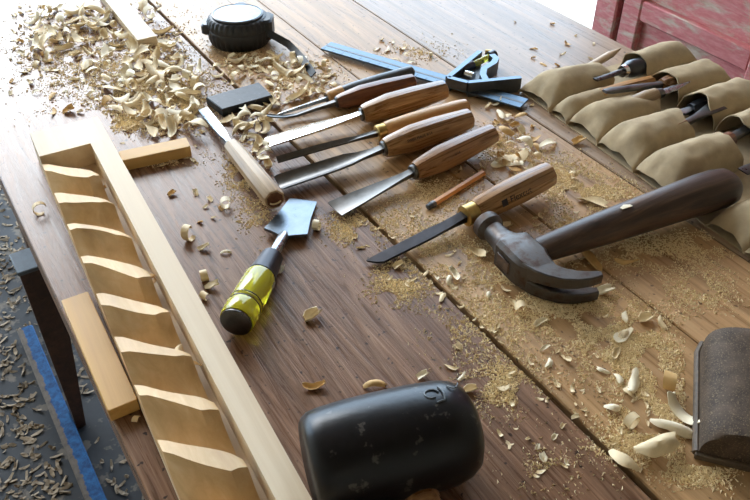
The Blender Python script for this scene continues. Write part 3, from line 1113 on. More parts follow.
def combination_square():
    T = 0.0026
    a, b = W(326, 46, 0.006), W(524, 104, 0.006)
    fr = frame(a, b)
    fr.translation.z = BZ
    L = (b - a).length
    root = thing('combination_square', 'combination square with long steel rule and grey head', 'square', fr)
    s = 1 if (fr.to_3x3() @ Vector((0, 1, 0))).y > 0 else -1       # +y away from camera?
    g = G()
    Wd = 0.0245
    g.loft([[(x, y, z) for x, y in ((0, -Wd / 2), (L, -Wd / 2), (L, Wd / 2), (0, Wd / 2))] for z in (0.0048, 0.0048 + T)])
    rule = g.obj('rule', 'rule_steel', root)
    G().box(0.001, L - 0.001, -0.0018, 0.0018, 0.0048 + T - 0.0002, 0.0048 + T + 0.0002).obj('rule_groove', 'square_head', rule)
    for i in range(0, 100):
        x = 0.004 + i * (L - 0.008) / 99
        ln = 0.007 if i % 10 == 0 else (0.005 if i % 5 == 0 else 0.003)
        if i % 5 == 0:
            G().box(x - 0.00025, x + 0.00025, -Wd / 2, -Wd / 2 + ln, 0.0048 + T - 0.0001, 0.0048 + T + 0.00012).obj('graduation', 'ink', rule, None)
    inv = fr.inverted()

    def P(px, py, z):
        return inv @ W(px, py, z)
    HT = 0.0195                           # head thickness, lying flat
    z0 = 0.0

    def wall(name, p, q, th, zb, zt, mat='square_head', face=True):
        p, q = Vector((p[0], p[1], 0)), Vector((q[0], q[1], 0))
        d = (q - p).normalized()
        nn = Vector((-d.y, d.x, 0)) * th / 2
        g = G()
        g.loft([[tuple(v + Vector((0, 0, z))) for v in (p - nn, q - nn, q + nn, p + nn)] for z in (zb, zt)])
        o = g.obj(name, mat, root)
        if face:
            g = G()
            g.loft([[tuple(v * 1.0 + Vector((0, 0, z))) for v in (p - nn * 0.96, q - nn * 0.96, q + nn * 0.96, p + nn * 0.96)] for z in (zt - 0.0004, zt + 0.0003)])
            g.obj('machined_face', 'square_face', o)
        return o
    A = P(448, 77, HT)
    B = P(468, 82, HT)
    C = P(521, 77, HT)
    D = P(480, 51, HT)
    wall('stop_face', A, B, 0.007, 0.008, HT)
    wall('stop_face', B, C, 0.007, 0.0, HT)
    wall('mitre_face', A, D, 0.007, 0.0, HT)
    # curved bracket between the two faces
    pts = [P(x, y, HT) for x, y in ((486, 80), (483, 74), (484, 68), (489, 65), (494, 62), (496, 58), (492, 54))]
    grid_o, rings = [], []
    g = G()
    for i, p in enumerate(pts):
        q0, q1 = pts[max(0, i - 1)], pts[min(len(pts) - 1, i + 1)]
        t = (Vector((q1.x - q0.x, q1.y - q0.y, 0))).normalized()
        nn = Vector((-t.y, t.x, 0)) * 0.0042
        c = Vector((p.x, p.y, 0))
        rings.append([c - nn + Vector((0, 0, 0.002)), c + nn + Vector((0, 0, 0.002)), c + nn + Vector((0, 0, HT)), c - nn + Vector((0, 0, HT))])
    g.loft(rings)
    g.obj('bracket', 'square_face', root)
    e0, e1 = P(470, 66, 0.013), P(491, 56, 0.013)
    tube(G(), [e0, e1], 0.0045, 12).obj('level_vial', 'vial_glass', root)
    q = (e1 - e0).normalized()
    tube(G(), [e1 - q * 0.004, e1 + q * 0.006], 0.007, 14).obj('vial_housing', 'dark_paint', root)
    tube(G(), [e0 - q * 0.018, e0 + q * 0.004], 0.0065, 14).obj('vial_housing', 'dark_paint', root)
    k0 = P(470, 76, 0.010)
    tube(G(), [k0 + Vector((-0.007, 0, 0)), k0 + Vector((0.005, 0.0, 0))], 0.006, 16).obj('lock_nut', 'steel_bright', root)
    k1 = P(485, 52, 0.014)
    tube(G(), [k1, k1 + Vector((0.008, 0.004, 0))], 0.0035, 12).obj('scriber', 'brass', root)
    # web joining the faces
    web = [A, B, P(486, 78, HT), P(484, 68, HT), P(480, 56, HT)]
    g = G()
    g.loft([[(v.x, v.y, z) for v in web] for z in (0.0076, 0.0085)])
    g.obj('web', 'square_head', root)


combination_square()


# ------------------------------------------------------------------ canvas tool roll and what is in it
RA = math.radians(28)
RO = Vector((0.185, 0.912, BZ))
RF = place(RO, RA)


def tool_roll():
    root = thing('tool_roll', 'khaki canvas tool roll opened out with two rows of stuffed pockets', 'tool roll', RF)
    # backing cloth
    g = G()
    grid = []
    for i in range(13):
        x = 0.004 + 0.246 * i / 12
        row = []
        for j in range(19):
            y = 0.004 - 0.40 * j / 18
            row.append((x, y, 0.0022 + 0.0008 * mnoise.noise(Vector((x * 40, y * 40, 3)))))
        grid.append(row)
    g.sheet(grid, -0.0014)
    g.obj('backing_cloth', 'canvas', root, 60)
    rnd = random.Random(11)

    def pocket(x0, x1, y0, y1, h, seed, tilt=0.0, pinch=0.35, mouth=1.0):
        """arched sleeve, closed at x0 and open at x1"""
        NX, NA = 17, 21
        grid = []
        yc, w = (y0 + y1) / 2, abs(y1 - y0) / 2
        sg = 1 if x1 > x0 else -1
        for i in range(NX):
            t = i / (NX - 1)
            row = []
            ramp_ = min(1, t / 0.26)
            hh = h * (pinch + (1 - pinch) * math.sin(ramp_ * PI / 2)) * (1 - (1 - mouth) * max(0, t - 0.6) / 0.4)
            if t == 0: hh = h * pinch * 0.6
            for j in range(NA):
                a = PI * j / (NA - 1)
                yy = yc + w * math.cos(a) * (1.0 - 0.10 * t) + tilt * t
                zz = 0.0026 + hh * max(0.0, math.sin(a)) ** 0.75
                xx = x0 + (x1 - x0) * t
                nv = mnoise.noise(Vector((xx * 55 + seed * 7, yy * 45, seed)))
                nv2 = mnoise.noise(Vector((xx * 22 + seed, yy * 90, seed * 3)))
                zz += (0.0028 * nv + 0.0022 * nv2) * math.sin(a)
                xx += 0.004 * mnoise.noise(Vector((seed, yy * 60, zz * 80))) - sg * 0.006 * math.sin(a) * (1 - t) * (-1)
                if t == 1: xx += 0.003 * math.sin(3 * a + seed)
                row.append((xx, yy, max(0.0026, zz)))
            grid.append(row)
        g = G()
        g.sheet(grid, 0.0013 * (1 if sg > 0 else -1))
        o = g.obj('pocket', 'canvas', root, 70)
        # hem thread along the mouth
        g = G()
        r = grid[-3]
        tube(g, [Vector(p) + Vector((0, 0, 0.0003)) for p in r[2:-2]], 0.0004, 5)
        g.obj('seam', 'canvas_thread', o)
        # closing seam
        return o
    pocket(0.000, 0.100, 0.002, -0.058, 0.033, 1, -0.004, 0.35, 0.85)
    pocket(0.000, 0.104, -0.056, -0.090, 0.023, 2, -0.006, 0.35, 0.9)
    pocket(0.004, 0.106, -0.089, -0.143, 0.031, 3, -0.002, 0.35, 0.8)
    pocket(0.002, 0.100, -0.143, -0.206, 0.033, 4, 0.006, 0.35, 0.85)
    pocket(0.000, 0.112, -0.205, -0.262, 0.033, 5, 0.004, 0.35, 0.85)
    pocket(0.000, 0.115, -0.314, -0.362, 0.030, 6, 0.0)
    pocket(0.000, 0.115, -0.363, -0.398, 0.026, 7, 0.0)
    pocket(0.250, 0.152, -0.010, -0.066, 0.034, 8, 0.0)
    pocket(0.250, 0.150, -0.066, -0.126, 0.032, 9, 0.0)
    pocket(0.250, 0.144, -0.126, -0.186, 0.034, 10, 0.0)
    pocket(0.248, 0.144, -0.186, -0.246, 0.034, 12, 0.0)
    pocket(0.248, 0.146, -0.250, -0.305, 0.030, 13, 0.0)
    pocket(0.248, 0.146, -0.310, -0.365, 0.030, 14, 0.0)


tool_roll()


def roll_tools():
    GRP = 'carving tools kept in the canvas roll'

    def P(x, y, z):
        return RF @ Vector((x, y, z))

    def stick(name, label, cat, a, b, parts):
        """a, b roll-local points; parts: (name, material, profile[(x, ry, rz)], ring kind)"""
        A, B = P(*a), P(*b)
        A.z += 0.005
        root = thing(name, label, cat, frame(A, B), GRP)
        L = (B - A).length
        for nm, mat, prof, kind in parts:
            g = G()
            g.loft([ring(x, ry, rz, 16, 0, 0, kind, PI / 8) for x, ry, rz in prof])
            g.obj(nm, mat, root, 30)
        return root
    # pale pointed stick out of the far left pocket
    stick('wooden_stick', 'pale pointed wooden stick poking out of the end pocket', 'stick', (0.060, -0.026, 0.018), (0.150, -0.010, 0.034),
          [('shaft', 'handle_worn', [(0, 0.006, 0.004), (0.070, 0.006, 0.004), (0.092, 0.0006, 0.0006)], 'round')])
    # black handled gouge with a bright ring, handle in the right hand row
    stick('roll_gouge', 'black handled gouge with a silver ring, blade lying across pockets', 'gouge', (0.070, -0.055, 0.024), (0.205, -0.038, 0.019),
          [('blade', 'steel_dark', [(0, 0.005, 0.0012), (0.03, 0.005, 0.002), (0.052, 0.004, 0.004)], 'round'),
           ('ring', 'steel_bright', [(0.050, 0.0075, 0.0075), (0.058, 0.0085, 0.0085)], 'round'),
           ('handle', 'dark_paint', [(0.056, 0.0085, 0.0085), (0.066, 0.0115, 0.0115), (0.11, 0.011, 0.011), (0.130, 0.008, 0.008)], 'round')])
    stick('roll_gouge', 'light wooden octagonal handle sticking out of the narrow pocket', 'gouge', (0.060, -0.078, 0.016), (0.146, -0.078, 0.018),
          [('handle', 'handle_light', [(0, 0.008, 0.008), (0.04, 0.0095, 0.0095), (0.082, 0.0085, 0.0085), (0.086, 0.006, 0.006)], 'oct')])
    stick('roll_chisel', 'long square shanked chisel with copper brown handle in canvas pocket', 'chisel', (0.048, -0.096, 0.033), (0.205, -0.098, 0.016),
          [('blade', 'steel_grey', [(0, 0.0042, 0.0015), (0.01, 0.0045, 0.003), (0.085, 0.0045, 0.003), (0.093, 0.004, 0.004)], 'sq'),
           ('handle', 'handle_brown', [(0.092, 0.0065, 0.0065), (0.102, 0.010, 0.010), (0.14, 0.011, 0.011), (0.155, 0.008, 0.008)], 'oct')])
    stick('roll_knife', 'pointed knife blade with worn ferrule out of a wide pocket', 'knife', (0.054, -0.118, 0.018), (0.169, -0.115, 0.030),
          [('handle', 'handle_worn', [(0, 0.009, 0.009), (0.045, 0.0105, 0.0105), (0.058, 0.009, 0.009)], 'round'),
           ('ferrule', 'steel_grey', [(0.056, 0.0075, 0.0075), (0.068, 0.006, 0.006)], 'round'),
           ('blade', 'steel', [(0.066, 0.005, 0.0025), (0.09, 0.0055, 0.0015), (0.115, 0.0006, 0.0005)], 'round')])
    stick('roll_chisel', 'flat bright blade chisel whose handle is hidden in the pocket', 'chisel', (0.096, -0.150, 0.012), (0.205, -0.152, 0.016),
          [('blade', 'steel', [(0, 0.0065, 0.0006), (0.006, 0.007, 0.0018), (0.035, 0.006, 0.0025), (0.045, 0.004, 0.004)], 'sq'),
           ('handle', 'dark_paint', [(0.042, 0.0075, 0.0075), (0.055, 0.0105, 0.0105), (0.10, 0.0105, 0.0105), (0.108, 0.008, 0.008)], 'oct')])
    stick('roll_chisel', 'fishtail chisel with flared grey blade resting on canvas', 'chisel', (0.042, -0.186, 0.013), (0.162, -0.170, 0.028),
          [('handle', 'handle_brown', [(0, 0.0085, 0.0085), (0.04, 0.0105, 0.0105), (0.056, 0.008, 0.008)], 'oct'),
           ('blade', 'steel_grey', [(0.054, 0.004, 0.004), (0.075, 0.0042, 0.003), (0.100, 0.008, 0.002), (0.120, 0.0115, 0.0008)], 'sq')])
    stick('roll_gouge', 'dark round handled gouge leaving the pocket behind the hammer', 'gouge', (0.058, -0.236, 0.015), (0.198, -0.216, 0.028),
          [('handle', 'handle_red', [(0, 0.0085, 0.0085), (0.035, 0.011, 0.011), (0.062, 0.009, 0.009)], 'round'),
           ('blade', 'steel_grey', [(0.060, 0.0045, 0.0045), (0.085, 0.006, 0.003), (0.12, 0.0085, 0.002), (0.140, 0.009, 0.0008)], 'sq')])
    stick('roll_chisel', 'brown handled chisel lying beside the hammer butt', 'chisel', (0.085, -0.278, 0.016), (0.225, -0.275, 0.018),
          [('blade', 'steel_dark', [(0, 0.007, 0.0008), (0.01, 0.0075, 0.002), (0.04, 0.005, 0.004)], 'sq'),
           ('handle', 'handle_red', [(0.038, 0.008, 0.008), (0.06, 0.011, 0.011), (0.12, 0.0105, 0.0105), (0.14, 0.007, 0.007)], 'oct')])
    stick('roll_gouge', 'dark steel shanked gouge behind the rear canvas pocket', 'gouge', (0.090, -0.318, 0.014), (0.230, -0.322, 0.018),
          [('blade', 'steel_dark', [(0, 0.006, 0.005), (0.07, 0.006, 0.005)], 'sq'),
           ('handle', 'handle_brown', [(0.068, 0.008, 0.008), (0.09, 0.0105, 0.0105), (0.13, 0.010, 0.010), (0.14, 0.007, 0.007)], 'oct')])


roll_tools()


# ------------------------------------------------------------------ shavings and dust
def flake_mesh(rnd, kind):
    NU, NV = 9, 4
    if kind == 'flake':
        NU, NV = 11, 5
        L, w = 0.026, rnd.uniform(0.007, 0.012)
        arc = rnd.uniform(0.6, 2.6)
        cup = rnd.uniform(-0.5, 0.9)
        tw = rnd.uniform(-1.4, 1.4)
        torn = rnd.random() < 0.6
        bend = rnd.uniform(-0.35, 0.35)
        ph = rnd.uniform(0, 6)
        sk = rnd.uniform(-0.25, 0.25)
        pw = rnd.uniform(0.45, 0.75)
        grid = []
        for i in range(NU):
            t = i / (NU - 1)
            a = (t - 0.5) * arc
            R = L / arc
            cx, cz = R * math.sin(a), -R * math.cos(a) + R
            env = math.sin(PI * min(1, max(0.03, t * 0.94 + 0.03))) ** pw
            if torn and t > 0.55: env = max(env, 0.75 - 0.25 * (t - 0.55))
            ww = w * env * (1 + 0.12 * math.sin(9 * t + ph))
            row = []
            for j in range(NV):
                q = (j / (NV - 1) - 0.5)
                y, z = q * ww + sk * w * math.sin(PI * t), cup * ww * (2 * q) ** 2 * 0.5
                th = tw * (t - 0.5)
                jag = rnd.uniform(-1, 1) * (0.0022 if (torn and i == NU - 1) else 0.0004)
                row.append((cx + jag, y * math.cos(th) - z * math.sin(th) + bend * w * (2 * t - 1) ** 2, cz + y * math.sin(th) + z * math.cos(th)))
            grid.append(row)
    elif kind == 'curl':
        R = rnd.uniform(0.0045, 0.007)
        turns = rnd.uniform(0.6, 1.35)
        w = rnd.uniform(0.005, 0.009)
        NU = 15
        adv = rnd.uniform(-0.006, 0.006)
        grid = []
        for i in range(NU):
            t = i / (NU - 1)
            a = 2 * PI * turns * t
            r = R * (1 - 0.35 * t)
            k = 0.35 + 0.65 * math.sin(PI * min(1, t * 0.9 + 0.08)) ** 0.6
            grid.append([(r * math.cos(a), (j / (NV - 1) - 0.5) * w * k + adv * t, r * math.sin(a)) for j in range(NV)])
    else:                                     # chunky folded chip
        L, w = 0.012, rnd.uniform(0.007, 0.010)
        fold = rnd.uniform(0.5, 1.1)
        grid = []
        NU, NV = 4, 4
        for i in range(NU):
            t = i / (NU - 1) - 0.5
            grid.append([(t * L + rnd.uniform(-1, 1) * 0.0012, (j / 3 - 0.5) * w * (1 - 0.7 * abs(t)) + rnd.uniform(-1, 1) * 0.001,
                          abs(j / 3 - 0.5) * w * fold + rnd.uniform(0, 1) * 0.0015 + 0.004 * t) for j in range(NV)])
    g = G()
    g.sheet(grid, 0.0005 if kind != 'chip' else 0.0009)
    zmin = min(v.z for v in g.v)
    return [Vector((v.x, v.y, v.z - zmin)) for v in g.v], g.f


SHAPES = {'flake': [], 'curl': [], 'chip': []}


def prepare_shapes():
    rnd = random.Random(5)
    for k, n in (('flake', 26), ('curl', 10), ('chip', 8)):
        for i in range(n):
            v, f = flake_mesh(rnd, k)
            for mat in ('shaving_cream', 'shaving_pale', 'shaving_amber'):
                me = bpy.data.meshes.new('shaving')
                me.from_pydata([tuple(p) for p in v], [], f)
                me.validate()
                me.materials.append(MATS[mat])
                me.shade_smooth()
                me.set_sharp_from_angle(angle=math.radians(45))
                SHAPES[k].append((mat, me))


prepare_shapes()
SR = random.Random(21)


def shaving(px, py, kind, size, rot=None, z=0.0, tilt=0.0, mat=None, label=None, group=None, name='wood_shaving', flip=None):
    pool = [m for m in SHAPES[kind] if mat is None or m[0] == mat]
    me = SR.choice(pool)[1]
    o = bpy.data.objects.new(name, me)
    COL.objects.link(o)
    p = W(px, py, z)
    rz = SR.uniform(0, 2 * PI) if rot is None else rot
    m = Matrix.Rotation(rz, 4, 'Z') @ Matrix.Rotation(tilt, 4, 'Y') @ Matrix.Rotation(SR.uniform(-0.3, 0.3) if tilt else 0, 4, 'X')
    if flip if flip is not None else (kind == 'flake' and SR.random() < 0.35):
        m = m @ Matrix.Rotation(PI, 4, 'X')
    m = m @ Matrix.Diagonal((size, size * SR.uniform(0.85, 1.15), size, 1))
    lo = min((m @ v.co).z for v in me.vertices)
    o.matrix_world = Matrix.Translation(p - Vector((0, 0, lo))) @ m
    tag(o, label, 'shaving', group)
    return o


def inside(poly, x, y):
    c = False
    for (x0, y0), (x1, y1) in zip(poly, poly[1:] + poly[:1]):
        if (y0 > y) != (y1 > y) and x < (x1 - x0) * (y - y0) / (y1 - y0) + x0:
            c = not c
    return c


KEEP_OUT = [
    [(262, 132), (360, 108), (364, 120), (270, 152)], [(272, 152), (372, 126), (376, 136), (278, 170)], [(268, 172), (382, 142), (386, 156), (284, 200)],
    [(324, 196), (412, 164), (418, 182), (338, 224)], [(270, 110), (330, 96), (332, 108), (270, 122)],
    [(196, 100), (208, 98), (240, 142), (228, 150)],
    [(28, 118), (100, 110), (330, 500), (170, 500)],                     # carved board
    [(200, 0), (275, 0), (276, 50), (203, 52)],                          # tape
    [(203, 95), (258, 78), (276, 95), (222, 114)],                       # stone
    [(104, 0), (124, 0), (160, 40), (138, 48)],                          # strips
    [(112, 148), (188, 134), (192, 150), (118, 170)],
    [(320, 44), (332, 42), (530, 100), (522, 112)],                      # rule
    [(445, 48), (525, 48), (525, 95), (445, 95)],
    [(330, 92), (415, 68), (420, 88), (335, 118)], [(355, 105), (446, 78), (450, 105), (362, 132)], [(370, 125), (470, 98), (474, 118), (378, 146)],
    [(380, 140), (470, 110), (476, 134), (384, 168)], [(410, 162), (494, 124), (500, 150), (414, 190)],
    [(228, 148), (245, 140), (288, 195), (268, 212)], [(255, 200), (320, 192), (310, 245), (262, 335), (215, 330)],
    [(370, 255), (470, 200), (555, 165), (560, 190), (470, 235), (375, 272)], [(465, 205), (500, 210), (605, 270), (600, 300), (500, 270)],
    [(540, 232), (735, 160), (745, 205), (560, 262)], [(520, 80), (640, 50), (760, 60), (760, 260), (690, 235), (600, 160)],
    [(290, 425), (430, 375), (490, 430), (480, 500), (310, 500)], [(685, 320), (760, 320), (760, 470), (685, 465)],
]


def scatter(poly, n, mind, kinds, sizes, label, group, pile=0.0, mats=None):
    xs, ys = [p[0] for p in poly], [p[1] for p in poly]
    pts = []
    tries = 0
    while len(pts) < n and tries < n * 80:
        tries += 1
        x, y = SR.uniform(min(xs), max(xs)), SR.uniform(min(ys), max(ys))
        if not inside(poly, x, y) or any(inside(k, x, y) for k in KEEP_OUT): continue
        if any((x - a) ** 2 + ((y - b) * 1.6) ** 2 < mind * mind for a, b in pts): continue
        pts.append((x, y))
        k = SR.choices([q[0] for q in kinds], [q[1] for q in kinds])[0]
        lift = 0.0
        mt = SR.choice(mats)
        lab = label.format({'flake': 'curved flake', 'curl': 'rolled curl', 'chip': 'stubby folded chip'}[k], 'amber' if mt == 'shaving_amber' else 'pale')
        if pile: lift = pile * SR.random() ** 1.5
        shaving(x, y, k, SR.uniform(*sizes), None, lift, SR.uniform(-0.35, 0.35) if pile else SR.uniform(-0.12, 0.12), mt, lab, group)
    return pts


CP_, CC, CA = 'shaving_pale', 'shaving_cream', 'shaving_amber'
scatter([(28, 12), (150, 6), (158, 40), (200, 70), (204, 92), (196, 132), (160, 136), (118, 112), (92, 70), (40, 62)], 120, 8.2,
        [('flake', 7), ('curl', 1.2), ('chip', 0.6)], (0.85, 1.5), '{1} {0} of wood in the heap spread beyond the carved board', 'shavings heaped beyond the carved board', 0.006, [CP_, CC, CC])
scatter([(6, 20), (60, 60), (100, 75), (112, 112), (60, 116), (8, 95)], 20, 10, [('flake', 3), ('chip', 3), ('curl', 1)], (0.5, 0.85),
        'small {1} {0} of wood at the thin edge of the shaving heap', 'shavings at the edge of the heap', 0, [CC, CA, CP_])
scatter([(204, 62), (230, 56), (285, 52), (330, 66), (344, 86), (318, 96), (262, 112), (270, 76), (215, 78)], 46, 7.5,
        [('flake', 7), ('curl', 2), ('chip', 1)], (0.65, 1.15), '{1} {0} of wood between tape measure and sharpening stone', 'shavings around the sharpening stone', 0.004, [CP_, CC, CC])
scatter([(222, 112), (276, 104), (270, 128), (272, 178), (252, 170), (232, 140)], 26, 7,
        [('flake', 8), ('curl', 1), ('chip', 1)], (0.7, 1.15), '{1} {0} of wood beside the blade tips of the carving tools', 'shavings at the blade tips', 0.004, [CP_, CC])
scatter([(470, 92), (505, 98), (530, 120), (545, 165), (528, 176), (500, 168), (498, 130)], 24, 8.5,
        [('flake', 4), ('curl', 2), ('chip', 3)], (0.55, 1.0), '{1} {0} of wood between the tool handles and the canvas roll', 'shavings by the handle ends', 0.002, [CC, CA, CP_])
scatter([(380, 36), (440, 60), (400, 66), (372, 52)], 9, 9, [('flake', 2), ('chip', 2), ('curl', 1)], (0.4, 0.7), 'tiny {1} {0} of wood on the bench beside the steel rule', 'chips beside the rule', 0, [CC, CP_])
scatter([(500, 12), (540, 16), (610, 48), (580, 66), (530, 76), (496, 60)], 11, 14, [('flake', 1), ('chip', 2)], (0.35, 0.6),
        'small {1} {0} on bare bench beyond the combination square', 'chips on the bare far bench', 0, [CA, CC])
scatter([(400, 205), (520, 300), (600, 380), (560, 400), (420, 280), (380, 240)], 11, 16, [('flake', 3), ('chip', 2)], (0.35, 0.6),
        'small {1} {0} along the wide plank gap before the hammer', 'chips along the wide plank gap', 0, [CC, CP_])
scatter([(430, 310), (500, 330), (600, 480), (520, 492), (490, 420), (440, 360)], 14, 15, [('flake', 3), ('chip', 2)], (0.3, 0.55),
        'small {1} {0} on the plank beside the mallet head', 'chips beside the mallet', 0, [CC, CP_])
scatter([(590, 300), (680, 330), (690, 400), (620, 400), (580, 340)], 8, 16, [('flake', 3), ('chip', 1)], (0.35, 0.6), 'small {1} {0} on the sawdust before the leather case', 'flakes on the sawdust', 0, [CC, CP_])
scatter([(190, 175), (225, 200), (222, 222), (192, 225)], 5, 12, [('chip', 1)], (0.4, 0.6), 'small {1} {0} on dark plank beside the octagonal handle', 'chips on the dark plank', 0, [CC, CA])

# single shavings that can be told apart
singles = [
    (40, 212, 'curl', 1.35, 0.5, 0, CC, 'loose curl of wood hanging at the bench edge beside carved board'),
    (186, 238, 'curl', 1.6, 1.2, 0, CC, 'large arched curl touching the right rail of carved board'),
    (204, 249, 'chip', 0.95, 0.5, 0, CP_, 'broad chip next to the arched curl by carved board'),
    (226, 206, 'curl', 0.9, 0.2, 0, CP_, 'rolled shaving lying left of the octagonal handle'),
    (172, 195, 'chip', 0.75, 0.9, 0, CA, 'lone brown chip on the dark plank nearest the pine strip'),
    (196, 194, 'chip', 0.75, 2.0, 0, CC, 'lone pale chip on the dark plank by the octagonal handle'),
    (221, 209, 'chip', 0.5, 2.4, 0, CA, 'small amber chip on the dark plank'),
    (204, 280, 'curl', 0.9, 1.9, 0, CC, 'crumpled curl between carved board and yellow handle'),
    (212, 288, 'chip', 1.0, 0.2, 0, CP_, 'crumpled chip against the rail of carved board'),
    (204, 298, 'curl', 0.8, 0.9, 0, CC, 'short curl beside the end of the yellow handle'),
    (226, 254, 'flake', 0.5, 0.1, 0, CP_, 'thin sliver on dark plank above the yellow handle'),
    (281, 271, 'chip', 0.75, 1.2, 0, CP_, 'chip tucked beside the socket of the yellow handled chisel'),
    (316, 229, 'curl', 0.95, 1.3, 0, CP_, 'pale rolled shaving right of the broad chisel blade'),
    (312, 318, 'chip', 1.15, 0.6, 0, CC, 'lone pointed chip on the dark plank below the yellow handle'),
    (314, 388, 'flake', 0.75, 0.1, 0, CA, 'curved brown flake standing alone above the mallet'),
    (375, 388, 'flake', 0.85, 0.1, 0, CA, 'amber flake behind the top of the mallet'),
    (422, 377, 'chip', 0.75, 0.4, 0, CP_, 'pale chip behind the far shoulder of the mallet'),
    (470, 391, 'chip', 0.8, 0.1, 0, CC, 'tan chip behind the rounded end of the mallet'),
    (455, 276, 'flake', 0.85, 1.9, 0, CP_, 'pale flake between the black skew chisel and hammer'),
    (450, 281, 'flake', 0.6, 1.4, 0, CP_, 'short flake lying beside the pale flake near the hammer'),
    (398, 267, 'chip', 0.85, 0.5, 0, CC, 'chip below the tip of the black skew chisel'),
    (520, 310, 'curl', 0.9, 0.2, 0, CC, 'rounded curl below the hammer head'),
    (478, 254, 'flake', 0.9, -0.6, 0, CC, 'flake under the side of the hammer neck'),
    (590, 262, 'flake', 1.35, 1.9, 0, CA, 'large curved shaving standing behind the hammer claws'),
    (604, 293, 'chip', 1.2, 0.2, 0, CP_, 'white splintered chip under the claw tips'),
    (625, 262, 'flake', 0.85, 0.0, 0, CA, 'thin arched sliver on the dusty plank below the hammer handle'),
    (622, 338, 'flake', 1.0, 0.7, 0, CP_, 'leaf shaped flake on the sawdust beside the plank gap'),
    (645, 320, 'chip', 0.9, 0.3, 0, CC, 'folded chip on the sawdust at the thin plank gap'),
    (634, 388, 'flake', 1.05, 1.2, 0, CP_, 'broad flake on the sawdust left of the leather case'),
    (665, 386, 'curl', 1.45, 1.1, 0, CA, 'tall amber curl leaning towards the leather case'),
    (683, 415, 'flake', 1.5, 2.1, 0, CP_, 'long pale flake leaning on the leather case edge'),
    (672, 430, 'flake', 1.35, -0.5, 0, CP_, 'long boat shaped flake below the leaning flake'),
    (630, 425, 'curl', 1.3, 0.6, 0, CC, 'tight ring shaped curl on the sawdust'),
    (655, 453, 'flake', 1.45, 0.2, 0, CC, 'folded boat shaped flake before the leather case corner'),
    (612, 410, 'flake', 0.6, -0.2, 0, CP_, 'narrow flake left of the ring shaped curl'),
    (622, 463, 'flake', 1.1, -0.75, 0, CC, 'slim flake lying across the wide plank gap'),
    (575, 418, 'chip', 0.5, 0.2, 0, CP_, 'tiny chip at the lip of the wide plank gap'),
    (578, 143, 'chip', 1.2, 0.4, 0, CA, 'folded amber chip at the foot of the canvas roll'),
    (548, 147, 'flake', 1.1, 0.5, 0, CP_, 'broad pale flake between pencil end and canvas roll'),
    (512, 158, 'flake', 1.5, 0.1, 0, CC, 'long ridged splinter behind the branded handle'),
    (505, 165, 'flake', 1.4, 0.15, 0, CP_, 'long pale splinter touching the branded handle'),
    (592, 203, 'flake', 1.2, -0.4, 0, CC, 'flat flake on the sawdust between roll and branded handle'),
    (572, 178, 'curl', 0.9, -0.6, 0, CC, 'thin twisted curl on the sawdust beside the roll'),
    (505, 228, 'chip', 0.9, 0.1, 0, CC, 'flat chip tucked behind the hammer poll'),
    (235, 80, 'curl', 1.2, 0.8, 0, CC, 'broad rolled shaving just behind the sharpening stone'),
    (290, 73, 'flake', 2.0, -0.15, 0, CC, 'long trough shaped shaving below the tape strap'),
    (236, 76, 'flake', 1.0, 0.2, 0, CC, 'oval flake at the end of a plank gap behind the stone'),
    (163, 34, 'flake', 1.3, 0.5, 0, CC, 'leaf shaped flake lying beside the pale pine strip'),
    (168, 44, 'flake', 1.3, -0.1, 0, CP_, 'pointed flake touching the end of the pale pine strip'),
    (138, 421, 'curl', 0.55, 1.5, 0, CC, 'small crescent curl on the dark bench edge below yellow block'),
    (69, 112, 'chip', 1.1, 0.5, 0, CA, 'amber chip behind the end of carved board'),
    (80, 113, 'chip', 0.6, 0.3, 0, CC, 'small round chip behind the end of carved board'),
]
for (x, y, k, s, r, z, m, lab) in singles:
    shaving(x, y, k, s, r, z, 0, m, lab)
# curls caught in the carving, resting on the ribs
for (x, y, k, s, r, m, lab) in [(152, 282, 'curl', 0.75, 0.6, CA, 'fuzzy curl caught in the groove of carved board'),
                                (180, 355, 'flake', 0.85, 1.7, CC, 'upright sliver caught between two carved ribs'),
                                (190, 368, 'flake', 0.75, 0.4, CA, 'ragged sliver caught between carved rib and rail'),
                                (103, 190, 'chip', 0.6, 0.4, CA, 'ragged chip in the groove at the far end of carved board')]:
    shaving(x, y, k, s, r, 0.020, 0, m, lab)


def stuff_mesh(name, items, mat, label, cat):
    v, f = [], []
    for vs, fs in items:
        b = len(v)
        v += vs
        f += [tuple(i + b for i in q) for q in fs]
    me = bpy.data.meshes.new(name)
    me.from_pydata([tuple(p) for p in v], [], f)
    me.materials.append(MATS[mat])
    o = bpy.data.objects.new(name, me)
    COL.objects.link(o)
    tag(o, label, cat, kind='stuff')
    return o


def grain(rnd, p, s):
    a = rnd.uniform(0, 2 * PI)
    l, w, h = s * rnd.uniform(0.6, 1.6), s * rnd.uniform(0.3, 0.6), s * rnd.uniform(0.25, 0.6)
    c, sn = math.cos(a), math.sin(a)
    pts = [(-l / 2, -w / 2, 0), (l / 2, -w / 2 * rnd.random(), 0), (l * 0.1, w / 2, 0), (rnd.uniform(-0.3, 0.3) * l, 0, h)]
    return [Vector((p.x + x * c - y * sn, p.y + x * sn + y * c, p.z + z)) for x, y, z in pts], [(0, 2, 1), (0, 1, 3), (1, 2, 3), (2, 0, 3)]


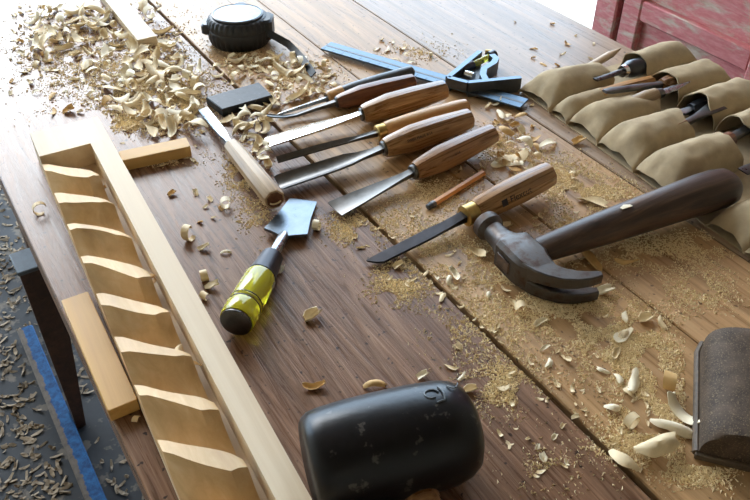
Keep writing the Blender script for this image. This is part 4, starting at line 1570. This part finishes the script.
def dust():
    global RF
    rnd = random.Random(33)
    # (centre px, spread px, number)
    patches = [(110, 60, 80, 38, 6500), (170, 100, 50, 24, 5000), (120, 122, 50, 9, 2200), (175, 158, 28, 7, 500), (240, 175, 16, 22, 900), (300, 75, 40, 16, 1200), (255, 215, 14, 16, 450),
               (350, 228, 22, 14, 900), (400, 225, 40, 20, 900), (400, 282, 24, 18, 1300), (440, 195, 36, 14, 1100), (450, 255, 40, 18, 1000), (520, 285, 60, 22, 1700), (480, 330, 46, 28, 1000), (505, 385, 32, 24, 1500),
               (560, 310, 60, 26, 2400), (620, 345, 46, 34, 3600), (660, 395, 34, 36, 2600), (640, 440, 40, 24, 1500), (700, 470, 30, 16, 900), (560, 180, 34, 22, 1800), (600, 195, 34, 18, 1700), (500, 145, 26, 18, 900), (650, 250, 50, 18, 1300),
               (700, 290, 34, 22, 900), (580, 225, 40, 10, 900), (520, 165, 24, 12, 600), (420, 52, 30, 9, 350), (250, 58, 25, 8, 400), (545, 470, 34, 20, 250), (700, 245, 30, 14, 500)]
    items = []
    for cx, cy, sx, sy, n in patches:
        for i in range(int(n * 2.2)):
            x, y = rnd.gauss(cx, sx * 0.62), rnd.gauss(cy, sy * 0.62)
            if inside(KEEP_OUT[6], x, y) or inside(KEEP_OUT[-1], x, y) or inside(KEEP_OUT[-2], x, y): continue
            p = W(x, y, 0)
            q = mnoise.noise(Vector((p.x * 45, p.y * 45, 1)))
            if q < -0.12 + rnd.uniform(-0.2, 0.1): continue
            q2 = RF.inverted() @ p
            if q2.x > -0.002 and -0.41 < q2.y < 0.012: continue
            v = p.dot(RGT)
            if abs(v - 0.3415) < 0.0025 or v < 0.037 or v > 0.85: continue
            items.append(grain(rnd, p, rnd.choice([0.0012, 0.0016, 0.002, 0.0028])))
    stuff_mesh('sawdust', items, 'sawdust', 'fine tan sawdust scattered over the bench planks', 'sawdust')
    # chips too small to pick apart
    items = []
    for poly, n, s in (([(10, 6), (160, 4), (204, 70), (204, 130), (120, 132), (60, 90), (10, 60)], 620, 0.42), ([(204, 58), (330, 60), (344, 88), (262, 125), (270, 180), (235, 165), (215, 118)], 330, 0.42),
                       ([(440, 150), (530, 100), (560, 170), (620, 215), (520, 240)], 110, 0.34), ([(330, 210), (440, 215), (500, 300), (400, 300)], 70, 0.3), ([(430, 300), (600, 300), (690, 480), (520, 490)], 120, 0.28), ([(120, 118), (205, 120), (200, 165), (125, 170)], 80, 0.36)):
        xs, ys = [p[0] for p in poly], [p[1] for p in poly]
        for i in range(n):
            x, y = rnd.uniform(min(xs), max(xs)), rnd.uniform(min(ys), max(ys))
            if not inside(poly, x, y) or any(inside(k, x, y) for k in KEEP_OUT): continue
            me = rnd.choice(SHAPES[rnd.choice(['flake', 'flake', 'chip'])])[1]
            m = Matrix.Translation(W(x, y, 0.0)) @ Matrix.Rotation(rnd.uniform(0, 6.3), 4, 'Z') @ Matrix.Scale(s * rnd.uniform(0.6, 1.3), 4)
            items.append(([m @ v.co for v in me.vertices], [tuple(p.vertices) for p in me.polygons]))
    stuff_mesh('shaving_litter', items, 'shaving_cream', 'litter of small wood chips under the shavings on the bench', 'wood chips')
    # floor litter
    items = []
    bat_a, bat_b = W(24, 326, -0.765), W(100, 510, -0.765)
    bat_a.z = bat_b.z = 0
    bat_d = (bat_b - bat_a).normalized()
    post = W(30, 262, -0.38) + RGT * 0.012
    post.z = 0
    for i in range(9000):
        x, y = rnd.uniform(-1.4, -0.2), rnd.uniform(0.55, 2.2)
        if mnoise.noise(Vector((x * 5, y * 5, 8))) < rnd.uniform(-0.5, 0.15): continue
        p = Vector((x, y, 0))
        al, ac = p.dot(DIR), p.dot(RGT)
        if ac > 0.05 and (abs(al - 0.785) < 0.06): continue
        if abs((p - bat_a).cross(bat_d).z) < 0.032 and (p - bat_a).dot(bat_d) > -0.02: continue      # under the batten
        if (p - post).length < 0.06: continue
        l, w, h = rnd.uniform(0.008, 0.026), rnd.uniform(0.004, 0.009), rnd.uniform(0.002, 0.007)
        tw = rnd.uniform(-0.004, 0.004)
        top = [(-l / 2, -w * 0.3, h), (-l / 2, w * 0.3, h + tw * 0.5), (0, -w / 2, 0.001), (0, w / 2, 0.001 + abs(tw)), (l / 2, -w * 0.2, h * rnd.random()), (l / 2, w * 0.3, h)]
        m = Matrix.Translation(p) @ Matrix.Rotation(rnd.uniform(0, 6.3), 4, 'Z')
        vs = [m @ Vector(q) for q in top] + [m @ Vector((q[0], q[1], max(0, q[2] - 0.0009))) for q in top]
        fs = [(0, 2, 3, 1), (2, 4, 5, 3), (7, 9, 8, 6), (9, 11, 10, 8), (0, 1, 7, 6), (4, 10, 11, 5), (0, 6, 8, 2), (2, 8, 10, 4), (1, 3, 9, 7), (3, 5, 11, 9)]
        items.append((vs, fs))
    stuff_mesh('floor_litter', items, 'floor_chip', 'wood chips littering the dark floor below the bench', 'wood chips')


dust()
